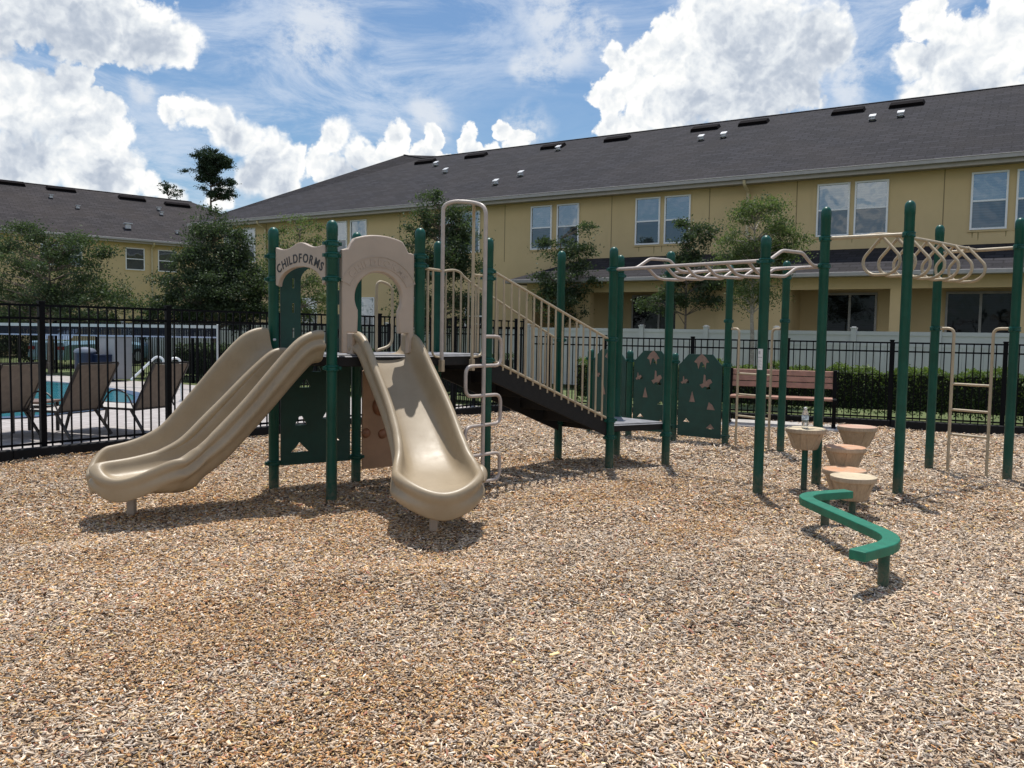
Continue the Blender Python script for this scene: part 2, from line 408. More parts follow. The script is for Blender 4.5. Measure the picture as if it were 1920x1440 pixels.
def soil_fn(w, b, pos):
    w.put(b.inputs['Base Color'], w.ramp(w.noise(pos, 1.5, 8, 0.7), [(0.3, (0.05, 0.075, 0.02)), (0.55, (0.10, 0.13, 0.04)), (0.75, (0.20, 0.17, 0.10))]))


M_SOIL = mat('grassy_ground', (0.1, 0.12, 0.05), 0.95, fn=soil_fn)


def water_mat():
    m = bpy.data.materials.new('pool_water'); m.use_nodes = True
    w = NT(m.node_tree); b = w.n['Principled BSDF']
    pos = w.new('ShaderNodeNewGeometry').outputs['Position']
    w.put(b.inputs['Base Color'], w.mix(w.noise(pos, 1.2, 4), (0.02, 0.17, 0.23, 1), (0.06, 0.30, 0.36, 1)))
    b.inputs['Roughness'].default_value = 0.06
    bn = w.new('ShaderNodeBump'); bn.inputs['Strength'].default_value = 0.35; bn.inputs['Distance'].default_value = 0.03
    w.put(bn.inputs['Height'], w.noise(pos, 5, 4)); w.l.new(bn.outputs[0], b.inputs['Normal'])
    return m


M_WATER = water_mat()


def clear_mat():
    m = bpy.data.materials.new('clear_bottle_plastic'); m.use_nodes = True
    w = NT(m.node_tree); b = w.n['Principled BSDF']
    b.inputs['Base Color'].default_value = (0.9, 0.94, 0.97, 1); b.inputs['Roughness'].default_value = 0.06
    b.inputs['Transmission Weight'].default_value = 0.85; b.inputs['IOR'].default_value = 1.2
    return m


M_CLEAR = clear_mat()

# ------------------------------------------------------------------ mesh building
class MB:
    def __init__(s): s.v = []; s.f = []

    def add(s, vs, fs):
        o = len(s.v); s.v += [tuple(q) for q in vs]; s.f += [tuple(i + o for i in f) for f in fs]; return s

    def obox(s, c, ex, ey, ez):                # centre and three half vectors
        c, ex, ey, ez = map(Vector, (c, ex, ey, ez))
        vs = [c + a * ex + b * ey + d * ez for a in (-1, 1) for b in (-1, 1) for d in (-1, 1)]
        fs = [(0, 1, 3, 2), (4, 6, 7, 5), (0, 4, 5, 1), (2, 3, 7, 6), (0, 2, 6, 4), (1, 5, 7, 3)]
        if ex.cross(ey).dot(ez) < 0: fs = [f[::-1] for f in fs]
        return s.add(vs, fs)

    def box(s, x0, x1, y0, y1, z0, z1):
        return s.obox(((x0 + x1) / 2, (y0 + y1) / 2, (z0 + z1) / 2), ((x1 - x0) / 2, 0, 0), (0, (y1 - y0) / 2, 0), (0, 0, (z1 - z0) / 2))

    def bar(s, a, b, w, h, up=(0, 0, 1)):      # rectangular bar from a to b
        a, b, up = Vector(a), Vector(b), Vector(up)
        t = (b - a); L = t.length; t.normalize(); side = t.cross(up)
        if side.length < 1e-4: side = t.cross(Vector((1, 0, 0)))
        side.normalize(); u = side.cross(t).normalized()
        return s.obox((a + b) / 2, t * L / 2, side * w / 2, u * h / 2)

    def rings(s, rings, caps=True, closed=True):
        n = len(rings[0]); vs = [p for r in rings for p in r]; fs = []
        for i in range(len(rings) - 1):
            for j in range(n if closed else n - 1):
                k = (j + 1) % n
                fs.append((i * n + j, i * n + k, (i + 1) * n + k, (i + 1) * n + j))
        if caps:
            fs.append(tuple(range(n - 1, -1, -1))); m = (len(rings) - 1) * n; fs.append(tuple(range(m, m + n)))
        return s.add(vs, fs)

    def tube(s, pts, r, n=10, caps=True, r1=None):
        pts = [Vector(p) for p in pts]; rings = []
        up = None
        for i, p in enumerate(pts):
            t = (pts[min(i + 1, len(pts) - 1)] - pts[max(i - 1, 0)]).normalized()
            if up is None:
                up = t.orthogonal().normalized()
            up = (up - t * up.dot(t)).normalized(); sd_ = t.cross(up)
            rr = r if r1 is None else r + (r1 - r) * i / (len(pts) - 1)
            rings.append([p + rr * (math.cos(a) * up + math.sin(a) * sd_) for a in (2 * math.pi * j / n for j in range(n))])
        return s.rings(rings, caps)

    def lathe(s, c, prof, n=24):               # prof: list of (radius, z)
        c = Vector(c)
        return s.rings([[c + Vector((max(r, 1e-4) * math.cos(2 * math.pi * j / n), max(r, 1e-4) * math.sin(2 * math.pi * j / n), z)) for j in range(n)] for r, z in prof])

    def poly(s, pts): return s.add(pts, [tuple(range(len(pts)))])


def smoothpath(pts, per=5, closed=False):      # Catmull-Rom
    P = [Vector(p) for p in pts]; out = []
    for i in range(len(P) - 1):
        a, b, c, d = P[max(i - 1, 0)], P[i], P[i + 1], P[min(i + 2, len(P) - 1)]
        for k in range(per):
            t = k / per
            out.append(0.5 * ((2 * b) + (c - a) * t + (2 * a - 5 * b + 4 * c - d) * t * t + (3 * b - a - 3 * c + d) * t ** 3))
    out.append(P[-1]); return out


def fillet(pts, r, n=4):                       # polyline with rounded corners
    P = [Vector(p) for p in pts]; out = [P[0]]
    for i in range(1, len(P) - 1):
        a, b, c = P[i - 1], P[i], P[i + 1]
        d1 = (a - b); d2 = (c - b); rr = min(r, d1.length * 0.49, d2.length * 0.49)
        p0 = b + d1.normalized() * rr; p1 = b + d2.normalized() * rr
        for k in range(n + 1):
            t = k / n; out.append((1 - t) ** 2 * p0 + 2 * t * (1 - t) * b + t * t * p1)
    out.append(P[-1]); return out


def tag(o, label=None, cat=None, group=None, kind=None):
    if label: o['label'] = label
    if cat: o['category'] = cat
    if group: o['group'] = group
    if kind: o['kind'] = kind
    return o


ORG = {}


def thing(name, label, cat, loc=(0, 0, 0), group=None, rz=0.0):
    o = bpy.data.objects.new(name, None); COL.objects.link(o); o.empty_display_size = 0.2
    o.location = loc; o.rotation_euler = (0, 0, rz); ORG[o.name] = Vector(loc)
    return tag(o, label, cat, group)


def orgof(p):
    while p is not None:
        if p.name in ORG: return ORG[p.name]
        p = p.parent
    return Vector((0, 0, 0))


def build(name, mb, material, parent=None, smooth=False, angle=35, bevel=0.0, local=False, seg=2):
    og = Vector((0, 0, 0)) if local else orgof(parent)
    me = bpy.data.meshes.new(name)
    me.from_pydata([(a - og.x, b - og.y, c - og.z) for a, b, c in mb.v], [], mb.f)
    me.update()
    o = bpy.data.objects.new(name, me); COL.objects.link(o)
    ms = material if isinstance(material, (list, tuple)) else [material]
    for m in ms: me.materials.append(m)
    if smooth:
        me.polygons.foreach_set('use_smooth', [True] * len(me.polygons))
        me.set_sharp_from_angle(angle=rad(angle))
    if bevel:
        b = o.modifiers.new('bevel', 'BEVEL'); b.width = bevel; b.segments = seg; b.limit_method = 'ANGLE'; b.angle_limit = rad(40)
    if parent is not None: o.parent = parent
    return o


def copy_tree(o, parent=None):
    c = o.copy(); COL.objects.link(c); c.parent = parent
    for ch in list(o.children): copy_tree(ch, c)
    return c


def curve_geo(polys, th, bev=0.0, res=2):
    """filled 2D outline with holes -> verts (x, y, thickness) and faces"""
    cu = bpy.data.curves.new('tmp', 'CURVE'); cu.dimensions = '2D'; cu.fill_mode = 'BOTH'
    for pl in polys:
        sp = cu.splines.new('POLY'); sp.points.add(len(pl) - 1)
        for p_, q in zip(sp.points, pl): p_.co = (q[0], q[1], 0, 1)
        sp.use_cyclic_u = True
    cu.extrude = max(th / 2 - bev, 0.0005); cu.bevel_depth = bev; cu.bevel_resolution = res; cu.offset = -bev
    ob = bpy.data.objects.new('tmp', cu); me = ob.to_mesh()
    vs = [tuple(v.co) for v in me.vertices]; fs = [tuple(f.vertices) for f in me.polygons]
    ob.to_mesh_clear(); bpy.data.objects.remove(ob); bpy.data.curves.remove(cu)
    return vs, fs


def text_geo(ch, size, th):
    cu = bpy.data.curves.new('tmp', 'FONT'); cu.body = ch; cu.size = size; cu.align_x = 'CENTER'; cu.extrude = th / 2; cu.offset = 0.0022
    ob = bpy.data.objects.new('tmp', cu); me = ob.to_mesh()
    vs = [tuple(v.co) for v in me.vertices]; fs = [tuple(f.vertices) for f in me.polygons]
    ob.to_mesh_clear(); bpy.data.objects.remove(ob); bpy.data.curves.remove(cu)
    return vs, fs


def place2d(mb, geo, org, ex, ez, en):         # map (x, y, t) onto org + x ex + y ez + t en
    vs, fs = geo; org, ex, ez, en = map(Vector, (org, ex, ez, en))
    return mb.add([org + ex * a + ez * b + en * c for a, b, c in vs], fs)


def leaves_obj(name, centers, normals_bias, size, tint, material, parent, aspect=0.5):
    """many small leaf faces at numpy centres"""
    n = len(centers)
    d = RNG.normal(size=(n, 3)); d /= np.linalg.norm(d, axis=1)[:, None]
    nb = RNG.normal(size=(n, 3)) + np.array(normals_bias); nb -= (nb * d).sum(1)[:, None] * d; nb /= np.linalg.norm(nb, axis=1)[:, None]
    sd_ = np.cross(d, nb)
    s = size * RNG.uniform(0.6, 1.35, n)[:, None]
    a = centers - d * s * 0.5; b = centers + d * s * 0.5
    m1 = centers + sd_ * s * aspect * 0.5 + nb * s * 0.08; m2 = centers - sd_ * s * aspect * 0.5 + nb * s * 0.08
    V = np.stack([a, m1, b, m2], 1).reshape(-1, 3)
    og = np.array(orgof(parent)); V = V - og
    me = bpy.data.meshes.new(name); me.vertices.add(4 * n); me.vertices.foreach_set('co', V.astype(np.float32).ravel())
    me.loops.add(4 * n); me.loops.foreach_set('vertex_index', np.arange(4 * n, dtype=np.int32))
    me.polygons.add(n); me.polygons.foreach_set('loop_start', np.arange(0, 4 * n, 4, dtype=np.int32))
    me.polygons.foreach_set('loop_total', np.full(n, 4, dtype=np.int32))
    me.update(calc_edges=True)
    at = me.attributes.new('tint', 'FLOAT', 'FACE'); at.data.foreach_set('value', tint.astype(np.float32))
    me.materials.append(material)
    o = bpy.data.objects.new(name, me); COL.objects.link(o)
    if parent is not None: o.parent = parent
    return o


def rounded(x0, x1, y0, y1, r, n=5):
    pts = []
    for cx, cy, a0 in ((x1 - r, y1 - r, 0), (x0 + r, y1 - r, 90), (x0 + r, y0 + r, 180), (x1 - r, y0 + r, 270)):
        for k in range(n + 1):
            a = rad(a0 + 90 * k / n); pts.append((cx + r * math.cos(a), cy + r * math.sin(a)))
    return pts


def V2(p, z=0.0): return Vector((p[0], p[1], z))


# ------------------------------------------------------------------ ground
FC = Vector((0.30, 16.40, 0))                   # corner where the fences meet
FL = Vector((0.619, 0.785, 0)).normalized()     # direction of the tall fence towards the corner
FR = Vector((0.925, -0.380, 0)).normalized()    # direction of the right fence away from the corner
FLN = Vector((-FL.y, FL.x, 0)); FRN = Vector((-FR.y, FR.x, 0))

g = MB(); g.poly([(-400, -60, -0.06), (400, -60, -0.06), (400, 900, -0.06), (-400, 900, -0.06)])
tag(build('ground', g, M_SOIL), kind='structure')


def hfun(x, y):
    return (0.012 * np.sin(1.9 * x + 0.7 * y) + 0.010 * np.sin(2.7 * y - 1.1 * x + 1) + 0.006 * np.sin(5.3 * x + 3.1 * y) + 0.005 * np.sin(7.1 * y - 4.3 * x) + 0.010 * np.sin(0.9 * x + 0.45 * y + 1.2) * np.sin(0.8 * y + 0.3)
            - 0.055 * np.exp(-((x + 0.52) / 0.42) ** 2 - ((y - 5.55) / 0.38) ** 2) - 0.055 * np.exp(-((x + 3.35) / 0.5) ** 2 - ((y - 6.05) / 0.42) ** 2)
            + 0.030 * np.exp(-((x + 0.55) / 0.75) ** 2 - ((y - 4.95) / 0.30) ** 2) + 0.02 * np.exp(-((x - 2.2) / 0.5) ** 2 - ((y - 7.3) / 0.5) ** 2))


# mulch bed: a gently uneven sheet inside the fences
nx, ny = 230, 190
gx = np.linspace(-13, 13, nx); gy = np.linspace(-3, 16.6, ny)
X, Y = np.meshgrid(gx, gy)
Z = hfun(X, Y) - 0.012


def inside(x, y, m=0.0):                        # inside the two fences
    a = (x - FC.x) * FLN.x + (y - FC.y) * FLN.y
    b = (x - FC.x) * FRN.x + (y - FC.y) * FRN.y
    return (a < -m) & (b < -m)


g = MB(); g.v = [(float(a), float(b), float(c)) for a, b, c in zip(X.ravel(), Y.ravel(), Z.ravel())]
ins = inside(X, Y, -0.12)
for j in range(ny - 1):
    for i in range(nx - 1):
        if ins[j, i] and ins[j, i + 1] and ins[j + 1, i] and ins[j + 1, i + 1]:
            k = j * nx + i; g.f.append((k, k + 1, k + nx + 1, k + nx))
tag(build('mulch_bed', g, M_MULCH, smooth=True, angle=80), kind='structure')


def patch(x, y, seed):                          # smooth pseudo noise 0..1
    r = np.random.default_rng(seed); s = 0
    for k in range(9):
        a, b, c = r.uniform(-1, 1) * (0.5 + 0.45 * k), r.uniform(-1, 1) * (0.5 + 0.45 * k), r.uniform(0, 6.28)
        s = s + np.sin(a * x + b * y + c) / (1 + 0.22 * k)
    return 1 / (1 + np.exp(-s * 0.9))


def make_chips():
    P = []
    for (y0, y1, dens, sc) in ((2.1, 4.2, 16500, 0.76), (4.2, 6.5, 11000, 0.86), (6.5, 9.5, 6200, 1.05), (9.5, 16.3, 2700, 1.40)):
        xm = 0.64 * y1 + 2.2; n = int(dens * (y1 - y0) * 2 * xm)
        x = RNG.uniform(-xm, xm, n); y = RNG.uniform(y0, y1, n)
        edge = np.abs(x) - (0.635 * y + 0.55)
        k = (edge < 1.6) & ((edge < 0) | (RNG.uniform(0, 1, n) < 0.42)) & inside(x, y, 0.03)
        P.append(np.stack([x[k], y[k], np.where(edge[k] < 0, sc, sc * 1.45)], 1))
    P = np.concatenate(P); n = len(P); x, y, sc = P.T
    o = patch(x, y, 5) ** 2.2 * 0.70 + patch(x * 2.3, y * 2.3, 9) ** 4 * 0.9
    o += 0.75 * np.exp(-(((x + 1.9) / 1.7) ** 2 + ((y - 6.9) / 1.1) ** 2)) + 0.35 * np.exp(-(((x + 0.9) / 1.3) ** 2 + ((y - 5.1) / 0.9) ** 2))
    o += 0.12 * np.clip(-x, 0, 1) - 0.25 * np.clip((x - 1.5) / 3, 0, 1)
    o = np.clip(o, 0, 1) * (1 - 0.5 * np.clip((y - 9) / 4, 0, 1))
    L = (1 - 0.40 * o) * np.clip(RNG.lognormal(math.log(0.027), 0.42, n), 0.009, 0.075) * sc
    W = np.clip(RNG.lognormal(math.log(0.0088), 0.40, n), 0.004, 0.026) * np.sqrt(sc) * sc ** 0.3
    W = np.minimum(W, L * 0.6)
    T = RNG.uniform(0.0015, 0.0050, n) * sc
    yaw = RNG.uniform(0, 2 * math.pi, n); pit = RNG.normal(0, 0.24, n); rol = RNG.normal(0, 0.55, n)
    cy, sy, cp, sp_, cr, sr = np.cos(yaw), np.sin(yaw), np.cos(pit), np.sin(pit), np.cos(rol), np.sin(rol)
    ex = np.stack([cy * cp, sy * cp, sp_], 1)
    s0 = np.stack([-sy, cy, np.zeros(n)], 1); u0 = np.cross(ex, s0)
    ey = s0 * cr[:, None] + u0 * sr[:, None]; ez = np.cross(ex, ey)
    c = np.stack([x, y, hfun(x, y) + RNG.uniform(-0.010, 0.014, n) * sc + np.abs(sp_) * L * 0.35], 1)
    V = np.empty((n, 8, 3), np.float32); i = 0
    tp = RNG.uniform(0.35, 1.0, (n, 2)); sh = RNG.normal(0, 0.18, (n, 2))
    for a in (0, 1):
        for b in (-1, 1):
            for d in (-1, 1):
                V[:, i] = c + ex * ((2 * a - 1) * (1 + sh[:, a] * b * 0.8) * L / 2)[:, None] + ey * (b * tp[:, a] * W / 2 + sh[:, 1 - a] * W * 0.3)[:, None] + ez * (d * T / 2)[:, None]
                i += 1
    F = np.array([(0, 1, 3, 2), (4, 6, 7, 5), (0, 4, 5, 1), (2, 3, 7, 6), (1, 5, 7, 3)], np.int32)
    idx = (F[None] + (np.arange(n, dtype=np.int32) * 8)[:, None, None]).reshape(-1)
    nf = n * 5
    me = bpy.data.meshes.new('wood_chips'); me.vertices.add(8 * n); me.vertices.foreach_set('co', V.ravel())
    me.loops.add(4 * nf); me.loops.foreach_set('vertex_index', idx)
    me.polygons.add(nf); me.polygons.foreach_set('loop_start', np.arange(0, 4 * nf, 4, dtype=np.int32))
    me.polygons.foreach_set('loop_total', np.full(nf, 4, dtype=np.int32)); me.update(calc_edges=True)
    pal = np.array([(0.70, 0.58, 0.45), (0.62, 0.48, 0.34), (0.56, 0.49, 0.42), (0.44, 0.32, 0.22), (0.78, 0.69, 0.58),
                    (0.10, 0.068, 0.050), (0.36, 0.315, 0.28), (0.47, 0.25, 0.115), (0.57, 0.36, 0.16), (0.46, 0.22, 0.16), (0.66, 0.52, 0.26)])  # near-black chips partly stand in for shade in the gaps
    wt = np.array([0.20, 0.15, 0.15, 0.12, 0.10, 0.15, 0.09, 0.03, 0.03, 0.012, 0.015])
    wo = np.array([0.08, 0.20, 0.03, 0.20, 0.02, 0.09, 0.02, 0.17, 0.20, 0.02, 0.03])
    Pm = wt[None] / wt.sum() * (1 - o[:, None]) + wo[None] / wo.sum() * o[:, None]
    ci = (np.cumsum(Pm, 1) < RNG.uniform(0, 1, n)[:, None]).sum(1).clip(0, len(pal) - 1)
    colr = pal[ci] * RNG.lognormal(0, 0.22, n)[:, None] * (0.90 + 0.20 * patch(x * 1.4 + 5, y * 1.4, 31))[:, None] * np.array([1.04, 1.00, 0.955])[None]
    c4 = np.ones((n, 5, 4), np.float32); c4[:, :, :3] = colr[:, None]
    at = me.attributes.new('chip', 'FLOAT_COLOR', 'FACE'); at.data.foreach_set('color', c4.ravel())
    me.materials.append(M_CHIP)
    ob = bpy.data.objects.new('wood_chips', me); COL.objects.link(ob); tag(ob, kind='stuff')
    ob['label'] = 'loose tan and grey wood chips covering the play area'
    print('chips', n)


make_chips()

# pool terrace behind the tall fence, strip of lawn behind the right fence
tA = FC - FL * 14 + FLN * 0.1
far0 = FC + Vector((-26, 16.3, 0))
g = MB(); g.poly([(tA.x, tA.y, -0.02), (FC.x - 0.15, FC.y + 0.15, -0.02), (far0.x, far0.y, -0.02), (-30, 12, -0.02)])
tag(build('pool_terrace', g, M_PAVER), kind='structure')
pw = [G(-160, 716, 0), G(40, 713, 0), G(120, 718, 0), G(190, 727, 0), G(240, 738, 0), G(254, 745, 0), G(240, 753, 0), G(190, 764, 0), G(110, 773, 0), G(50, 779, 0), G(-160, 786, 0)]
pw = [Vector((q.x, q.y, -0.008)) for q in smoothpath(pw, 4)]
g = MB(); g.poly(pw[::-1]); tag(build('pool_water', g, M_WATER), kind='structure')
g = MB(); cen = sum(pw, Vector()) / len(pw)
inn = [Vector((q.x, q.y, 0.0)) for q in pw]; outr = [q + (q - cen).normalized() * 0.32 for q in inn]
for i in range(len(pw) - 1): g.add([inn[i], inn[i + 1], outr[i + 1], outr[i]], [(0, 1, 2, 3)])
tag(build('pool_coping_pavement', g, mat('dark_blue_tile', (0.045, 0.085, 0.16), 0.4, var=0.4, vscale=8)), kind='structure')
hr = Vector((12.5, -5.15, 0))
g = MB(); a = FC + FRN * 0.12; b = a + FR * 14; g.poly([(a.x, a.y, -0.015), (b.x, b.y, -0.015), (b.x + FRN.x * 4, b.y + FRN.y * 4, -0.015), (a.x + FRN.x * 6, a.y + FRN.y * 6, -0.015)])
tag(build('lawn', g, M_SOIL), kind='structure')


def grass_strip():
    n = 26000
    s = RNG.uniform(1.0, 14, n); t = RNG.uniform(0.12, 1.1, n)
    c = np.stack([FC.x + FR.x * s + FRN.x * t, FC.y + FR.y * s + FRN.y * t, RNG.uniform(0, 0.035, n)], 1)
    o = leaves_obj('grass', c, (0, -0.8, 0.5), 0.06, np.clip(RNG.normal(0.5, 0.3, n), 0, 1), M_GRASS, None, 0.22)
    tag(o, kind='stuff'); o['label'] = 'strip of short green grass between black fence and hedge'


grass_strip()

# ------------------------------------------------------------------ play structure
P = dict(a=(-2.21, 7.70, 2.43), b=(-1.55, 7.14, 2.43), c=(-1.53, 8.16, 2.45), d=(-0.85, 7.58, 2.43), e=(-0.25, 8.28, 2.43), f=(-0.79, 8.75, 2.44),
         g=(0.55, 9.67, 2.45), h=(1.09, 9.15, 2.45), i=(1.28, 10.06, 2.45), j=(1.78, 9.51, 2.45),
         k=(2.34, 7.80, 2.44), l=(3.10, 8.37, 2.80), m=(3.72, 7.92, 2.80), n=(4.84, 9.56, 2.80), o=(5.36, 8.91, 2.80),
         p=(1.727, 12.20, 1.27), q=(2.32, 11.85, 1.25), r=(2.936, 11.36, 2.46), s=(3.45, 10.59, 2.46), t=(1.20, 12.75, 1.27))
PR = 0.047
play = thing('play_structure', 'green post play structure with tan slides, stairs, overhead bars and climbing panels', 'playground', (0, 8.5, 0))
DECKZ = 1.28
collars = dict(a=[(2.16), 1.95, 1.20, .25], b=[2.23, 2.13, 1.93, 1.17], c=[2.15, 1.20, 0.25], d=[2.17, 2.09, 1.22], e=[2.10, 2.03, 1.22], f=[2.10, 1.22],
               g=[1.42, 0.47], h=[2.20, 1.44, 0.55, 0.36], i=[2.20, 0.48], j=[2.20, 0.36], k=[2.20], l=[2.48, 2.21], m=[2.48], n=[2.49, 1.62], o=[2.49, 1.62],
               p=[1.12, 0.2], q=[1.12, 0.2], r=[1.70, 1.10, 0.12], s=[2.25, 1.70], t=[1.12, 0.2])
for key, (x, y, z) in P.items():
    m = MB()
    prof = [(PR, -0.12), (PR, z - 0.13)] + [(PR * 1.04, z - 0.128), (PR * 1.04, z - 0.055)] + [(PR * 1.04 * math.cos(a), z - 0.055 + 0.055 * math.sin(a)) for a in (0.3, 0.6, 0.9, 1.2, 1.45)]
    m.lathe((x, y, 0), prof, 24)
    po = build('post', m, M_GREEN, play, smooth=True, angle=50)
    for cz in collars[key]:
        m = MB(); m.lathe((x, y, cz), [(PR + .001, -0.026), (PR + 0.010, -0.024), (PR + 0.014, -0.015), (PR + 0.008, -0.008), (PR + 0.008, 0.008), (PR + 0.014, 0.015), (PR + 0.010, 0.024), (PR + .001, 0.026)], 24)
        an = {'h': 0.5, 'k': 2.4}.get(key, 0.6)
        for sgn in (-1, 1):
            c = Vector((x + sgn * (PR + 0.016) * math.cos(an), y + sgn * (PR + 0.016) * math.sin(an), cz))
            m.obox(c, (0.020 * math.cos(an), 0.020 * math.sin(an), 0), (-0.016 * math.sin(an), 0.016 * math.cos(an), 0), (0, 0, 0.014))
            tt = Vector((-math.sin(an), math.cos(an), 0)); m.tube([c - tt * 0.026, c + tt * 0.026], 0.008, 6)
        build('clamp', m, M_GREEN, po, smooth=True, angle=40)


def pp(k, z=0.0): return Vector((P[k][0], P[k][1], z))


def inset_poly(keys, z, d):
    pts = [pp(k, z) for k in keys]; c = sum(pts, Vector()) / len(pts)
    return [q + (c - q).normalized() * d for q in pts]


def deck(keys, z, th):
    pts = inset_poly(keys, z, 0.03); low = [q - Vector((0, 0, th)) for q in pts]; n = len(pts)
    m = MB(); m.add(pts + low, [tuple(range(n)), tuple(range(2 * n - 1, n - 1, -1))] + [(i, i + n, (i + 1) % n + n, (i + 1) % n) for i in range(n)])
    dk = build('deck', m, M_DECK, play, bevel=0.006)
    top = inset_poly(keys, z + 0.006, 0.05); low = [q - Vector((0, 0, 0.022)) for q in inset_poly(keys, z + 0.006, 0.012)]
    m = MB(); m.add(top + low, [tuple(range(n))] + [(i, i + n, (i + 1) % n + n, (i + 1) % n) for i in range(n)])
    build('deck_surface', m, M_DECKTOP, dk)
    return dk


def ccw(keys):
    pts = [P[k] for k in keys]; a = sum(pts[i][0] * pts[(i + 1) % len(pts)][1] - pts[(i + 1) % len(pts)][0] * pts[i][1] for i in range(len(pts)))
    return keys if a > 0 else keys[::-1]


deck(ccw('abdc'), DECKZ, 0.10)
deck(ccw('cdef'), DECKZ, 0.10)
deck(ccw('ghji'), 0.50, 0.085)


# stairs between the upper and the transfer deck
def stairs():
    a0, a1 = pp('e', 1.19), pp('h', 0.50); b0, b1 = pp('f', 1.19), pp('g', 0.50)
    st = (a1 - a0); run = Vector((st.x, st.y, 0)); L = run.length; run.normalize()
    side = Vector((-run.y, run.x, 0))
    root = None
    for (s0, s1, off) in ((a0, a1, 0.02), (b0, b1, -0.02)):
        m = MB(); p0 = s0 + side * off + run * 0.03; p1 = s1 + side * off - run * 0.02
        m.add([p0 + side * 0.018 * sg + Vector((0, 0, zz)) for sg in (-1, 1) for zz in (0.05, -0.17)] + [p1 + side * 0.018 * sg + Vector((0, 0, zz)) for sg in (-1, 1) for zz in (0.07, -0.13)],
              [(0, 4, 5, 1), (2, 3, 7, 6), (0, 2, 6, 4), (1, 5, 7, 3), (0, 1, 3, 2), (4, 6, 7, 5)])
        o = build('stair_stringer', m, M_DECK, play, bevel=0.004)
    N = 5
    for k in range(N):
        t = (k + 0.62) / N
        ca = a0.lerp(a1, t); cb = b0.lerp(b1, t)
        z = 1.24 + (0.50 - 1.24) * (k + 1) / (N + 0.0) + 0.03
        m = MB(); c = (ca + cb) / 2; c.z = z; hw = ((cb - ca) / 2); hw.z = 0
        m.obox(c, run * 0.135, hw * 0.93, (0, 0, 0.02)); build('stair_tread', m, M_DECK, play, bevel=0.006)
        m = MB(); c2 = c - run * 0.13 + Vector((0, 0, 0.07)); m.obox(c2, run * 0.01, hw * 0.92, (0, 0, 0.075)); build('stair_riser', m, M_DECK, play)


stairs()


def stair_rail(k0, k1, z0t, z1t, z0b, z1b, n, curve):
    a, b = pp(k0), pp(k1); d = (b - a).normalized(); a2 = a + d * 0.06; b2 = b - d * 0.06
    m = MB()
    top0, top1 = a2.copy(), b2.copy(); top0.z = z0t; top1.z = z1t
    if curve:
        q = a2.lerp(b2, 0.12); q.z = z0t + 0.01; q2 = a2.lerp(b2, 0.27); q2.z = z0t + (z1t - z0t) * 0.20
        path = smoothpath([top0, q, q2, top1], 6)
    else: path = [top0, top1]
    m.tube(path, 0.014, 8)
    lo0, lo1 = a2.copy(), b2.copy(); lo0.z = z0b; lo1.z = z1b; m.tube([lo0, lo1], 0.014, 8)
    rail = build('stair_railing', m, M_CREAM, play, smooth=True)
    m = MB()
    for i in range(n):
        t = (i + 0.35) / n; q = a2.lerp(b2, t)
        zt = None
        for s0, s1 in zip(path[:-1], path[1:]):
            u0, u1 = (s0 - top0).xy.length, (s1 - top0).xy.length; u = (q - a2).xy.length
            if u0 <= u <= u1 + 1e-6: zt = s0.z + (s1.z - s0.z) * ((u - u0) / max(u1 - u0, 1e-6)); break
        if zt is None: zt = z1t
        zb = z0b + (z1b - z0b) * t - 0.05
        m = MB(); m.tube([(q.x, q.y, zb), (q.x, q.y, zt)], 0.0105, 8); build('baluster', m, M_CREAM, rail, smooth=True)


stair_rail('e', 'h', 2.10, 1.45, 1.22, 0.58, 16, False)
stair_rail('f', 'g', 2.13, 1.44, 1.22, 0.58, 16, True)


# ---- slides
def interp(tab, s):
    if s <= tab[0][0]: return tab[0][1]
    for i in range(len(tab) - 1):
        if s <= tab[i + 1][0]:
            t = (s - tab[i][0]) / (tab[i + 1][0] - tab[i][0])
            m0 = (tab[i + 1][1] - tab[max(i - 1, 0)][1]) / (tab[i + 1][0] - tab[max(i - 1, 0)][0] or 1)
            j = min(i + 2, len(tab) - 1); m1 = (tab[j][1] - tab[i][1]) / (tab[j][0] - tab[i][0])
            h = tab[i + 1][0] - tab[i][0]
            return ((2 * t ** 3 - 3 * t * t + 1) * tab[i][1] + (t ** 3 - 2 * t * t + t) * h * m0 + (-2 * t ** 3 + 3 * t * t) * tab[i + 1][1] + (t ** 3 - t * t) * h * m1)
    return tab[-1][1]


